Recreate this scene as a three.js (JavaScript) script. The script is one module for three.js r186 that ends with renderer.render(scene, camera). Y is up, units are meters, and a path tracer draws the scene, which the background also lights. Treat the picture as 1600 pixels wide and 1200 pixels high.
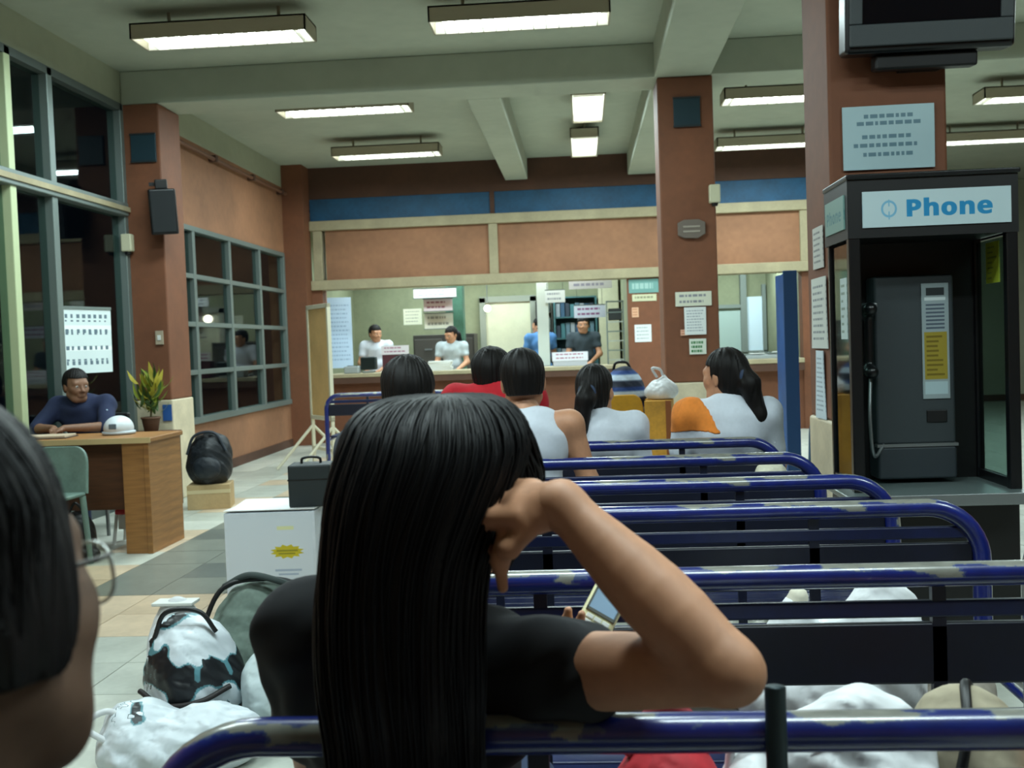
import * as THREE from 'three';
import { RoundedBoxGeometry } from 'three/addons/geometries/RoundedBoxGeometry.js';
import { RectAreaLightUniformsLib } from 'three/addons/lights/RectAreaLightUniformsLib.js';
import { mergeGeometries } from 'three/addons/utils/BufferGeometryUtils.js';

RectAreaLightUniformsLib.init();
const D = Math.PI / 180, V = (x, y, z) => new THREE.Vector3(x, y, z);
const scene = new THREE.Scene();
scene.background = new THREE.Color(0x04070c);           // the night outside the glazing

// ---------- camera: a seated traveller's eye height, turned a little left of the hall's axis
const camera = new THREE.PerspectiveCamera(2 * Math.atan(600 / 1650) / D, 4 / 3, 0.05, 60);
camera.position.set(0, 1.26, 0);
camera.focus = 2.6; camera.userData.fStop = 8;
camera.rotation.order = 'YXZ';
camera.rotation.set(-2.19 * D, 3.88 * D, -2.06 * D);
scene.add(camera);

const renderer = new THREE.WebGLRenderer({ antialias: true });
renderer.toneMapping = THREE.LinearToneMapping;
renderer.toneMappingExposure = 1.0;
renderer.shadowMap.enabled = true;

const LAMP = 46;                  // brightness of the hall's fluorescent fittings
const OFFICE_LAMP = 42;           // brightness of the fittings in the ticket office
const TUBE = new THREE.Color(0.8, 1.0, 1.02);

// ---------- helpers
let seed = 20240607;
const rnd = () => ((seed = (seed * 1664525 + 1013904223) >>> 0) / 4294967296);
const rr = (a, b) => a + (b - a) * rnd();
const taken = {};
function numbered(n) { taken[n] = (taken[n] ?? -1) + 1; return taken[n] ? n + '_' + String(taken[n]).padStart(3, '0') : n; }
function meta(o, label, category, group, kind) {
  if (label) o.userData.label = label;
  if (category) o.userData.category = category;
  if (group) o.userData.group = group;
  if (kind) o.userData.kind = kind;
  return o;
}
function thing(name, label, category, pos = [0, 0, 0], turn = 0, group) {
  const g = new THREE.Group(); g.name = numbered(name); g.position.set(...pos); g.rotation.y = turn;
  scene.add(g); return meta(g, label, category, group);
}
function part(name, geo, mat, parent, label) {
  const m = new THREE.Mesh(geo, mat); m.name = name; m.castShadow = m.receiveShadow = true;
  if (label) m.userData.label = label;
  parent.add(m); return m;
}
function solo(name, geo, mat, label, category, group) {
  const m = part(numbered(name), geo, mat, scene); return meta(m, label, category, group);
}
function struct(name, label) { const g = new THREE.Group(); g.name = name; scene.add(g); return meta(g, label, null, null, 'structure'); }

// uv in metres, by the way each face points
function metricUV(g) {
  const p = g.attributes.position, n = g.attributes.normal, uv = new Float32Array(p.count * 2);
  for (let i = 0; i < p.count; i++) {
    const ax = Math.abs(n.getX(i)), ay = Math.abs(n.getY(i)), az = Math.abs(n.getZ(i));
    if (ay >= ax && ay >= az) { uv[2 * i] = p.getX(i); uv[2 * i + 1] = p.getZ(i); }
    else if (ax >= az) { uv[2 * i] = p.getZ(i); uv[2 * i + 1] = p.getY(i); }
    else { uv[2 * i] = p.getX(i); uv[2 * i + 1] = p.getY(i); }
  }
  g.setAttribute('uv', new THREE.BufferAttribute(uv, 2)); return g;
}
// a box between two corners; r rounds its edges
function bx(x0, y0, z0, x1, y1, z1, r = 0) {
  const w = Math.abs(x1 - x0), h = Math.abs(y1 - y0), d = Math.abs(z1 - z0);
  const g = r ? new RoundedBoxGeometry(w, h, d, 2, Math.min(r, w / 2.01, h / 2.01, d / 2.01)) : new THREE.BoxGeometry(w, h, d);
  g.translate((x0 + x1) / 2, (y0 + y1) / 2, (z0 + z1) / 2);
  return metricUV(g);
}
const cyl = (r0, r1, h, x, y, z, n = 20) => { const g = new THREE.CylinderGeometry(r0, r1, h, n); g.translate(x, y, z); return g; };
function merged(list) { return mergeGeometries(list.map(g => { const q = g.index ? g.toNonIndexed() : g; for (const k of Object.keys(q.attributes)) if (!['position', 'normal', 'uv'].includes(k)) q.deleteAttribute(k); return q; })); }

// a tube swept along points; v = 0 is the upper side of a rail that lies along x
function tube(pts, r, sides = 12, ref = V(0, 0, 1)) {
  const P = [], N = [], U = [], I = []; let L = 0;
  const n = pts.length;
  for (let i = 0; i < n; i++) {
    const t = pts[Math.min(i + 1, n - 1)].clone().sub(pts[Math.max(i - 1, 0)]).normalize();
    let b = ref.clone().addScaledVector(t, -ref.dot(t)); if (b.lengthSq() < 1e-4) b = V(1, 0, 0).addScaledVector(t, -t.x); b.normalize();
    const up = b.clone().cross(t).normalize();
    if (i) L += pts[i].distanceTo(pts[i - 1]);
    const rad = typeof r === 'function' ? r(i / (n - 1)) : r;
    for (let s = 0; s <= sides; s++) {
      const a = s / sides * Math.PI * 2, d = up.clone().multiplyScalar(Math.cos(a)).addScaledVector(b, Math.sin(a));
      P.push(pts[i].x + d.x * rad, pts[i].y + d.y * rad, pts[i].z + d.z * rad); N.push(d.x, d.y, d.z); U.push(L, s / sides);
    }
  }
  const w = sides + 1;
  for (let i = 0; i < n - 1; i++) for (let s = 0; s < sides; s++) { const a = i * w + s; I.push(a, a + 1, a + w, a + 1, a + w + 1, a + w); }
  for (const [row, flip] of [[0, 1], [n - 1, 0]]) {                       // end caps
    const c = P.length / 3, q = pts[row]; P.push(q.x, q.y, q.z); const t = pts[Math.min(row + 1, n - 1)].clone().sub(pts[Math.max(row - 1, 0)]).normalize().multiplyScalar(flip ? -1 : 1);
    N.push(t.x, t.y, t.z); U.push(0, 0);
    for (let s = 0; s < sides; s++) flip ? I.push(c, row * w + s + 1, row * w + s) : I.push(c, row * w + s, row * w + s + 1);
  }
  const g = new THREE.BufferGeometry();
  g.setAttribute('position', new THREE.Float32BufferAttribute(P, 3)); g.setAttribute('normal', new THREE.Float32BufferAttribute(N, 3));
  g.setAttribute('uv', new THREE.Float32BufferAttribute(U, 2)); g.setIndex(I); return g;
}
function arc(c, r, a0, a1, n = 10) { const o = []; for (let i = 0; i <= n; i++) { const a = a0 + (a1 - a0) * i / n; o.push(V(c[0] + r * Math.cos(a), c[1] + r * Math.sin(a), c[2])); } return o; }
const curve = (pts, n = 30) => new THREE.CatmullRomCurve3(pts.map(p => V(...p))).getPoints(n);

// ---------- value noise and textures
const hash = (x, y, s) => { let h = (x * 374761393 + y * 668265263 + s * 1442695041) | 0; h = Math.imul(h ^ (h >>> 13), 1274126177); return ((h ^ (h >>> 16)) >>> 0) / 4294967296; };
function vnoise(x, y, s, per = 0) {
  const xi = Math.floor(x), yi = Math.floor(y), f = t => t * t * (3 - 2 * t), u = f(x - xi), v = f(y - yi);
  const m = k => per ? ((k % per) + per) % per : k;
  const a = hash(m(xi), m(yi), s), b = hash(m(xi + 1), m(yi), s), c = hash(m(xi), m(yi + 1), s), d = hash(m(xi + 1), m(yi + 1), s);
  return (a + (b - a) * u) * (1 - v) + (c + (d - c) * u) * v;
}
function fbm(x, y, s, o = 4, per = 0) { let v = 0, a = 0.5, n = 0; for (let i = 0; i < o; i++) { v += a * vnoise(x, y, s + i * 17, per); n += a; a *= 0.5; x *= 2; y *= 2; per *= 2; } return v / n; }
function dataTex(w, h, fn, srgb = true, rep) {
  const d = new Uint8Array(w * h * 4);
  for (let y = 0; y < h; y++) for (let x = 0; x < w; x++) { const c = fn(x / w, y / h), i = (y * w + x) * 4; for (let k = 0; k < 3; k++) d[i + k] = Math.max(0, Math.min(255, Array.isArray(c) ? c[k] : c)); d[i + 3] = 255; }
  const t = new THREE.DataTexture(d, w, h); t.wrapS = t.wrapT = THREE.RepeatWrapping; t.magFilter = THREE.LinearFilter; t.minFilter = THREE.LinearMipmapLinearFilter; t.generateMipmaps = true;
  if (srgb) t.colorSpace = THREE.SRGBColorSpace; if (rep) t.repeat.set(...rep); t.needsUpdate = true; return t;
}
const std = (color, roughness = 0.7, more = {}) => new THREE.MeshStandardMaterial({ color, roughness, ...more });
const phys = (color, roughness, more = {}) => new THREE.MeshPhysicalMaterial({ color, roughness, ...more });
// a paint with mottling: base colour, amount of patchiness, size of the tile in metres
function paint(rgb, amount, roughness, size = 2, s = 1, more = {}) {
  const map = dataTex(256, 256, (u, v) => { const n = fbm(u * 6, v * 6, s, 4, 6) - 0.5 + 0.35 * (fbm(u * 48, v * 48, s + 5, 2, 48) - 0.5); return rgb.map(c => c * (1 + amount * n)); }, true, [1 / size, 1 / size]);
  return new THREE.MeshStandardMaterial({ map, roughness, ...more });
}
function wood(rgb, s, more = {}) {
  const map = dataTex(256, 256, (u, v) => { const g = fbm(u * 3, v * 40, s, 3, 3) - 0.5, f = fbm(u * 8, v * 120, s + 3, 2, 8) - 0.5; return rgb.map(c => c * (1 + 0.35 * g + 0.15 * f)); }, true, [1.2, 1.2]);
  return new THREE.MeshStandardMaterial({ map, roughness: 0.5, ...more });
}
// a printed sheet: rows of marks on paper
function sheetTex(w, h, draw) { const c = document.createElement('canvas'); c.width = w; c.height = h; const x = c.getContext('2d'); draw(x, w, h); const t = new THREE.CanvasTexture(c); t.colorSpace = THREE.SRGBColorSpace; return t; }
function printed(bg, ink, rows, o = {}) {
  return std(0xffffff, 0.8, { map: sheetTex(128, 160, (x, w, h) => {
    x.fillStyle = bg; x.fillRect(0, 0, w, h); x.fillStyle = ink;
    const m = o.margin ?? 14, step = (h - 2 * m) / rows;
    for (let i = 0; i < rows; i++) { let p = m + (o.indent ? rr(0, o.indent) : 0); const end = w - m - rr(0, o.ragged ?? 20); while (p < end) { const l = rr(6, 18); x.fillRect(p, m + i * step + step * 0.25, Math.min(l, end - p), Math.max(2, step * (o.fat ?? 0.35))); p += l + 4; } }
  }) });
}
// ---------- bodies: distance fields meshed with surface nets
function cap(a, b, ra, rb = ra) {
  const ax = a[0], ay = a[1], az = a[2], dx = b[0] - ax, dy = b[1] - ay, dz = b[2] - az, l = dx * dx + dy * dy + dz * dz || 1e-9;
  const f = (x, y, z) => { const px = x - ax, py = y - ay, pz = z - az; let t = (px * dx + py * dy + pz * dz) / l; t = t < 0 ? 0 : t > 1 ? 1 : t; return Math.hypot(px - dx * t, py - dy * t, pz - dz * t) - ra - (rb - ra) * t; };
  const m = Math.max(ra, rb); f.box = [[0, 1, 2].map(k => Math.min(a[k], b[k]) - m), [0, 1, 2].map(k => Math.max(a[k], b[k]) + m)]; return f;
}
function ell(c, r, q) {
  const qi = q ? q.clone().invert() : null, v = new THREE.Vector3(), [rx, ry, rz] = r;
  const f = (x, y, z) => { v.set(x - c[0], y - c[1], z - c[2]); if (qi) v.applyQuaternion(qi); const k0 = Math.hypot(v.x / rx, v.y / ry, v.z / rz), k1 = Math.hypot(v.x / (rx * rx), v.y / (ry * ry), v.z / (rz * rz)); return k1 < 1e-9 ? -Math.min(rx, ry, rz) : k0 * (k0 - 1) / k1; };
  const m = Math.max(...r); f.box = [c.map(k => k - m), c.map(k => k + m)]; return f;
}
function uni(list, k = 0.02) {
  const f = (x, y, z) => { let d = list[0](x, y, z); for (let i = 1; i < list.length; i++) { const e = list[i](x, y, z), h = Math.max(k - Math.abs(d - e), 0) / k; d = Math.min(d, e) - h * h * k * 0.25; } return d; };
  f.box = [[0, 1, 2].map(i => Math.min(...list.map(l => l.box[0][i])) - k), [0, 1, 2].map(i => Math.max(...list.map(l => l.box[1][i])) + k)]; return f;
}
const grow = (f, e) => { const g = (x, y, z) => f(x, y, z) - e; g.box = [f.box[0].map(v => v - e), f.box[1].map(v => v + e)]; return g; };
const cut = (f, h) => { const g = (x, y, z) => Math.max(f(x, y, z), h(x, y, z)); g.box = f.box; return g; };
function net(f, cell) {
  const lo = f.box[0].map(v => v - 2 * cell), n = [0, 1, 2].map(i => Math.ceil((f.box[1][i] - lo[i]) / cell) + 3), [nx, ny, nz] = n;
  const F = new Float32Array(nx * ny * nz), id = (i, j, k) => i + nx * (j + ny * k);
  for (let k = 0; k < nz; k++) for (let j = 0; j < ny; j++) for (let i = 0; i < nx; i++) F[id(i, j, k)] = f(lo[0] + i * cell, lo[1] + j * cell, lo[2] + k * cell);
  const vi = new Int32Array(nx * ny * nz).fill(-1), P = [], I = [], e = [[0, 1], [2, 3], [4, 5], [6, 7], [0, 2], [1, 3], [4, 6], [5, 7], [0, 4], [1, 5], [2, 6], [3, 7]];
  const c = new Float32Array(8);
  for (let k = 0; k < nz - 1; k++) for (let j = 0; j < ny - 1; j++) for (let i = 0; i < nx - 1; i++) {
    let m = 0; for (let q = 0; q < 8; q++) { c[q] = F[id(i + (q & 1), j + (q >> 1 & 1), k + (q >> 2))]; if (c[q] < 0) m |= 1 << q; }
    if (m === 0 || m === 255) continue;
    let x = 0, y = 0, z = 0, s = 0;
    for (const [a, b] of e) if ((m >> a & 1) !== (m >> b & 1)) { const t = c[a] / (c[a] - c[b]); x += (a & 1) + ((b & 1) - (a & 1)) * t; y += (a >> 1 & 1) + ((b >> 1 & 1) - (a >> 1 & 1)) * t; z += (a >> 2) + ((b >> 2) - (a >> 2)) * t; s++; }
    vi[id(i, j, k)] = P.length / 3; P.push(lo[0] + (i + x / s) * cell, lo[1] + (j + y / s) * cell, lo[2] + (k + z / s) * cell);
  }
  const quad = (a, b, c2, d, fl) => { if (a < 0 || b < 0 || c2 < 0 || d < 0) return; fl ? I.push(a, c2, b, a, d, c2) : I.push(a, b, c2, a, c2, d); };
  for (let k = 1; k < nz - 1; k++) for (let j = 1; j < ny - 1; j++) for (let i = 1; i < nx - 1; i++) {
    const s = F[id(i, j, k)] < 0;
    if (s !== F[id(i + 1, j, k)] < 0) quad(vi[id(i, j - 1, k - 1)], vi[id(i, j, k - 1)], vi[id(i, j, k)], vi[id(i, j - 1, k)], !s);
    if (s !== F[id(i, j + 1, k)] < 0) quad(vi[id(i - 1, j, k - 1)], vi[id(i - 1, j, k)], vi[id(i, j, k)], vi[id(i, j, k - 1)], !s);
    if (s !== F[id(i, j, k + 1)] < 0) quad(vi[id(i - 1, j - 1, k)], vi[id(i, j - 1, k)], vi[id(i, j, k)], vi[id(i - 1, j, k)], !s);
  }
  const N = new Float32Array(P.length), U = new Float32Array(P.length / 3 * 2), h = cell * 0.5;
  for (let i = 0; i < P.length; i += 3) {
    const [x, y, z] = [P[i], P[i + 1], P[i + 2]]; let a = f(x + h, y, z) - f(x - h, y, z), b = f(x, y + h, z) - f(x, y - h, z), d = f(x, y, z + h) - f(x, y, z - h); const l = Math.hypot(a, b, d) || 1;
    N[i] = a / l; N[i + 1] = b / l; N[i + 2] = d / l; U[i / 3 * 2] = Math.abs(a) > Math.abs(d) ? z : x; U[i / 3 * 2 + 1] = y;
  }
  const g = new THREE.BufferGeometry(); g.setAttribute('position', new THREE.Float32BufferAttribute(P, 3)); g.setAttribute('normal', new THREE.BufferAttribute(N, 3)); g.setAttribute('uv', new THREE.BufferAttribute(U, 2)); g.setIndex(I); return g;
}
const A = v => [v.x, v.y, v.z];
const add = (a, b, s = 1) => [a[0] + b[0] * s, a[1] + b[1] * s, a[2] + b[2] * s];
const lerp = (a, b, t) => [0, 1, 2].map(i => a[i] + (b[i] - a[i]) * t);
const nrm = a => { const l = Math.hypot(...a); return a.map(v => v / l); };
const crs = (a, b) => [a[1] * b[2] - a[2] * b[1], a[2] * b[0] - a[0] * b[2], a[0] * b[1] - a[1] * b[0]];
// a hand from the wrist: along dir, back of the hand facing nor; side +1 puts the thumb towards dir x nor. curl bends the fingers to the palm
function hand(wrist, dir, nor, side, curl = 0.5, s = 1) {
  dir = nrm(dir); const lat = nrm(crs(dir, nor)); nor = nrm(crs(lat, dir)); const out = [];
  const at = (l, w, h) => add(add(add(wrist, dir, l * s), lat, w * side * s), nor, h * s);
  out.push(cap(at(0, 0, 0), at(0.045, 0.012, 0), 0.022 * s, 0.017 * s), cap(at(0, 0, 0), at(0.05, -0.014, 0), 0.021 * s, 0.016 * s), cap(at(0.04, 0.026, 0), at(0.08, 0.028, 0), 0.014 * s, 0.011 * s), cap(at(0.045, -0.024, 0), at(0.075, -0.028, 0), 0.013 * s, 0.010 * s), cap(at(0.05, 0, 0), at(0.085, 0, 0), 0.015 * s, 0.011 * s));
  [[0.028, 0.040, 0.025, 0.018], [0.009, 0.045, 0.028, 0.02], [-0.010, 0.041, 0.026, 0.019], [-0.028, 0.032, 0.02, 0.016]].forEach(([w, a, b, c], i) => {
    let l = 0.084 - Math.abs(w) * 0.25, h = 0, ang = curl * 0.9, p = at(l, w, h);
    [a, b, c].forEach((len, k) => { l += Math.cos(ang) * len; h -= Math.sin(ang) * len; const q = at(l, w * (1 + 0.08 * k), h); out.push(cap(p, q, (0.0092 - k * 0.0009) * s, (0.0086 - k * 0.001) * s)); p = q; ang += curl * 1.1; });
  });
  const t0 = at(0.02, 0.022, -0.004), t1 = at(0.052, 0.05, -0.014 - curl * 0.012), t2 = at(0.078, 0.05 - curl * 0.018, -0.02 - curl * 0.022);
  out.push(cap(t0, t1, 0.013 * s, 0.0105 * s), cap(t1, t2, 0.0105 * s, 0.0085 * s));
  return out;
}
// a head: c its centre, q its turn, s its size; it looks along -z
function head(c, q, s = 1) {
  const at = (x, y, z) => A(V(x * s, y * s, z * s).applyQuaternion(q).add(V(...c))), e = (p, r, qq = q) => ell(at(...p), r.map(v => v * s), qq);
  const solid = [e([0, 0.03, 0.008], [0.074, 0.086, 0.092]), e([0, -0.03, -0.02], [0.062, 0.075, 0.07]), cap(at(-0.03, -0.085, -0.045), at(0.03, -0.085, -0.045), 0.022 * s), cap(at(-0.05, -0.06, 0.0), at(-0.022, -0.092, -0.055), 0.018 * s), cap(at(0.05, -0.06, 0.0), at(0.022, -0.092, -0.055), 0.018 * s),
    cap(at(-0.046, -0.018, -0.058), at(-0.03, -0.03, -0.068), 0.018 * s), cap(at(0.046, -0.018, -0.058), at(0.03, -0.03, -0.068), 0.018 * s), cap(at(-0.04, 0.024, -0.072), at(0.04, 0.024, -0.072), 0.012 * s)];
  const nose = uni([cap(at(0, 0.012, -0.086), at(0, -0.026, -0.104), 0.007 * s, 0.011 * s), cap(at(-0.011, -0.03, -0.095), at(0.011, -0.03, -0.095), 0.008 * s), cap(at(-0.019, -0.058, -0.083), at(0.019, -0.058, -0.083), 0.006 * s), cap(at(-0.015, -0.067, -0.082), at(0.015, -0.067, -0.082), 0.0065 * s)], 0.008 * s);
  const ears = [-1, 1].map(k => e([k * 0.076, -0.008, 0.01], [0.009, 0.031, 0.018]));
  return uni([uni(solid, 0.028 * s), nose, ...ears], 0.01 * s);
}
const eyeGeo = new THREE.SphereGeometry(0.0115, 14, 10), irisGeo = new THREE.SphereGeometry(0.0062, 12, 8);
function hairCap(c, q, s, o = {}) {
  const at = (x, y, z) => A(V(x * s, y * s, z * s).applyQuaternion(q).add(V(...c)));
  const base = uni([ell(at(0, 0.036, 0.014), [0.084 * s * (o.w ?? 1), 0.093 * s, 0.1 * s], q), ell(at(0, -0.02, 0.04), (o.extra ? [0.075, 0.08, 0.065] : [0.069, 0.07, 0.06]).map(v => v * s), q), ...(o.extra ?? [])], 0.02);
  const qi = q.clone().invert(), v = new THREE.Vector3(), low = o.low ?? -0.075, C = V(...c);
  const g = (x, y, z) => { v.set(x, y, z).sub(C).applyQuaternion(qi).divideScalar(s); const face = Math.min((o.line ?? 0.055) - v.y, -(v.z + (o.front ?? 0.018))); const az = Math.atan2(v.x, v.z), n = (vnoise(az * 16 + 40, v.y * 14 + 9, 77) - 0.5) * 0.006 + (vnoise(az * 5 + 9, v.y * 9 + 5, 79) - 0.5) * 0.006; let d = Math.max(base(x, y, z) + n, face * s); if (o.cutLow ?? !o.extra) d = Math.max(d, (low - v.y) * s); return d; };
  g.box = base.box; return g;
}
const SKIN = paint([188, 136, 104], 0.16, 0.55, 0.4, 71), SKIN_DARK = paint([126, 90, 68], 0.16, 0.6, 0.4, 72), SKIN_PALE = paint([196, 140, 104], 0.14, 0.55, 0.4, 73);
const streaks = dataTex(256, 256, (u, v) => 255 * (0.55 * fbm(u * 90, v * 2, 31, 2, 90) + 0.45 * fbm(u * 30, v * 3, 37, 2, 30)), false, [4, 1]);
const HAIR = phys(0x0a090a, 0.5, { bumpMap: streaks, bumpScale: 0.002, specularIntensity: 0.5 }), HAIR_MATT = phys(0x100d0c, 0.6, { specularIntensity: 0.5 }), EYE_WHITE = std(0xd8d2c8, 0.3), EYE_DARK = std(0x0c0806, 0.25), SHOE = std(0x17130f, 0.6);
const cloth = (rgb, s, amount = 0.18) => paint(rgb, amount, 0.9, 0.5, s);
function person(o) {
  const t = thing('person', o.label, 'person', o.pos, o.turn ?? 0, o.group), s = o.scale ?? 1, stand = o.pose === 'stand';
  const J = Object.assign({ pelvis: [0, 0.53, 0.02], waist: [0, 0.70, 0.03], chest: [0, 0.88, 0.03], neck: [0, 1.0, 0.02], head: [0, 1.115, -0.012],
    shL: [-0.165, 0.955, 0.03], shR: [0.165, 0.955, 0.03], elL: [-0.215, 0.72, -0.03], elR: [0.215, 0.72, -0.03], wrL: [-0.10, 0.62, -0.24], wrR: [0.10, 0.62, -0.24],
    knL: [-0.11, 0.50, -0.40], knR: [0.11, 0.50, -0.40], anL: [-0.11, 0.08, -0.37], anR: [0.11, 0.08, -0.37] }, o.joints ?? {});
  if (stand) { const up = 0.30; for (const k of ['pelvis', 'waist', 'chest', 'neck', 'head', 'shL', 'shR', 'elL', 'elR', 'wrL', 'wrR']) if (!(o.joints ?? {})[k]) J[k] = add(J[k], [0, up, 0]); J.knL = [-0.09, 0.45, 0.0]; J.knR = [0.09, 0.45, 0.0]; J.anL = [-0.09, 0.08, 0.04]; J.anR = [0.09, 0.08, 0.04]; }
  const q = new THREE.Quaternion().setFromEuler(new THREE.Euler(...(o.look ?? [0, 0, 0]), 'YXZ')), f = o.girth ?? 1;
  const torso = [ell(J.pelvis, [0.155 * f, 0.11, 0.12 * f]), ell(J.waist, [0.13 * f, 0.13, 0.10 * f]), ell(J.chest, [0.155 * f, 0.14, 0.105 * f]), cap(J.shL, J.shR, 0.052), cap(add(J.neck, [0, -0.03, 0]), J.neck, 0.07, 0.05)];
  const legs = ['L', 'R'].flatMap(k => [cap(add(J.pelvis, [k === 'L' ? -0.085 : 0.085, -0.01, -0.02]), J['kn' + k], 0.083 * f, 0.056), cap(J['kn' + k], J['an' + k], 0.054, 0.036)]);
  const arms = ['L', 'R'].flatMap(k => [cap(J['sh' + k], J['el' + k], 0.05, 0.037), cap(J['el' + k], J['wr' + k], 0.038, 0.024)]);
  const neckc = cap(add(J.neck, [0, -0.02, 0.0]), lerp(J.neck, J.head, 0.55), 0.052, 0.048);
  const feet = ['L', 'R'].map(k => cap(add(J['an' + k], [0, -0.03, 0.02]), add(J['an' + k], [0, -0.045, -0.14]), 0.032, 0.027));
  const hands = ['L', 'R'].map(k => { const d = nrm(o.handDir ?? [k === 'L' ? 0.5 : -0.5, -0.25, -0.8]); return uni(hand(J['wr' + k], d, o.handUp ?? [0, 1, 0.1], k === 'L' ? 1 : -1, 0.5, 0.95), 0.006); });
  const body = merged([net(uni([...torso, ...legs, ...arms, ...feet, neckc], 0.03), 0.014), net(uni([head(J.head, q), neckc], 0.02), o.fine ?? 0.006), ...hands.map(h => net(h, 0.006))]);
  part('body', body, o.skin ?? SKIN, t);
  const sl = o.sleeve ?? 0.5, sleeves = ['L', 'R'].flatMap(k => sl <= 0 ? [] : [cap(J['sh' + k], lerp(J['sh' + k], J['el' + k], Math.min(1, sl * 1.0)), 0.062, 0.056), ...(sl > 1 ? [cap(J['el' + k], lerp(J['el' + k], J['wr' + k], sl - 1), 0.05, 0.042)] : [])]);
  const shirtCore = sl > 0 ? [...torso.slice(0, 4).map(g => grow(g, 0.014)), cap(add(J.neck, [0, -0.05, 0.004]), add(J.neck, [0, -0.012, 0.004]), 0.085, 0.066), ...sleeves]
    : [...torso.slice(0, 3).map(g => grow(g, 0.014)), ...[-1, 1].map(k => cap(add(J.chest, [k * 0.085, 0.05, 0.0]), add(J.neck, [k * 0.085, -0.045, 0.012]), 0.07, 0.052))];
  const wr = (x, y, z) => 0.004 * Math.sin(y * 42 + x * 30 + Math.sin(z * 25)) * Math.sin(x * 26 - y * 11 + z * 31);
  const sh = uni(shirtCore, 0.035), shirtF = (x, y, z) => Math.max(sh(x, y, z) + wr(x, y, z), J.pelvis[1] - 0.06 - y); shirtF.box = sh.box;
  const shirt = part('shirt', net(shirtF, 0.012), o.shirt, t);
  if (o.yoke) part('shoulder_panel', net(cut(grow(shirtF, 0.004), (x, y, z) => Math.max(0.885 - y + 0.006 * Math.sin(x * 30), o.yoke * x + 0.07 + 0.5 * (y - 0.94) + 0.003 * Math.sin(y * 50))), 0.01), o.yokeMat, shirt, o.yokeLabel);
  part('trousers', net(uni([grow(ell(J.pelvis, [0.155 * f, 0.11, 0.12 * f]), 0.006), ...legs.map(g => grow(g, 0.012))], 0.03), 0.016), o.trousers, t);
  for (const k of ['L', 'R']) part('shoe', net(uni([cap(add(J['an' + k], [0, -0.035, 0.03]), add(J['an' + k], [0, -0.045, -0.15]), 0.036, 0.033)], 0.01), 0.01), SHOE, t);
  const at = (x, y, z) => V(x, y, z).applyQuaternion(q).add(V(...J.head)), a = (x, y, z) => A(at(x, y, z));
  let extra = null;
  if (o.hair === 'tail') extra = [cap(a(0, 0.02, 0.1), a(0, -0.03, 0.135), 0.034, 0.04), cap(a(0, -0.03, 0.135), a(o.tailX ?? 0, -0.16, 0.15), 0.042, 0.036), cap(a(o.tailX ?? 0, -0.16, 0.15), a((o.tailX ?? 0) * 1.2, -0.27, 0.14), 0.036, 0.012)];
  if (o.hair === 'long') extra = [cap(a(0, -0.03, 0.06), a(0, -0.18, 0.085), 0.062, 0.056), cap(a(0, -0.18, 0.085), a(-0.02, -0.28, 0.09), 0.056, 0.03)];
  const hair = part('hair', net(hairCap(J.head, q, 1, { extra, low: o.low ?? -0.05, line: o.line }), 0.006), o.hairMat ?? HAIR_MATT, t);
  if (o.hair === 'tail') { const g = new THREE.TorusGeometry(0.036, 0.009, 8, 18); g.applyQuaternion(q); const p = at(0, -0.0, 0.118); g.translate(p.x, p.y, p.z); part('hair_band', g, std(0x2a3a55, 0.7), hair); }
  for (const k of [-1, 1]) { const e = part('eye', eyeGeo, EYE_WHITE, t); e.position.copy(at(k * 0.031, 0.002, -0.079)); const i = part('iris', irisGeo, EYE_DARK, e); i.position.copy(V(0, 0, -0.0075).applyQuaternion(q)); }
  if (o.extraParts) o.extraParts(t, J);
  t.scale.setScalar(s);
  return t;
}
// ---------- materials of the room
const M = {
  cream: paint([164, 168, 146], 0.10, 0.85, 3, 11), ceiling: paint([172, 178, 162], 0.10, 0.9, 4, 12), orange: paint([148, 103, 74], 0.24, 0.75, 2.5, 13), brown: paint([116, 70, 45], 0.22, 0.7, 2, 14),
  darkBrown: paint([80, 52, 38], 0.2, 0.8, 2, 15), blueBand: paint([22, 72, 104], 0.45, 0.6, 1.5, 16), ledge: paint([160, 148, 118], 0.15, 0.7, 1, 17), base: paint([205, 192, 164], 0.16, 0.55, 0.8, 18),
  office: paint([134, 138, 110], 0.16, 0.85, 2, 19), officeFloor: std(0x8d8674, 0.6), alu: std(0x75807c, 0.45, { metalness: 0.35 }), aluDark: std(0x59625f, 0.5, { metalness: 0.3 }), pale: std(0xb9c49a, 0.5),
  glass: phys(0xdde8e6, 0.03, { transmission: 1, thickness: 0, ior: 1.45, specularIntensity: 0.45 }), tinted: phys(0xb4c6c2, 0.05, { transmission: 1, thickness: 0, ior: 1.5 }), black: std(0x0b0c0d, 0.45), blackSatin: std(0x0e1012, 0.3), white: std(0xd9dbd6, 0.6), steel: std(0x8a8f90, 0.35, { metalness: 0.7 }),
};
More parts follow.
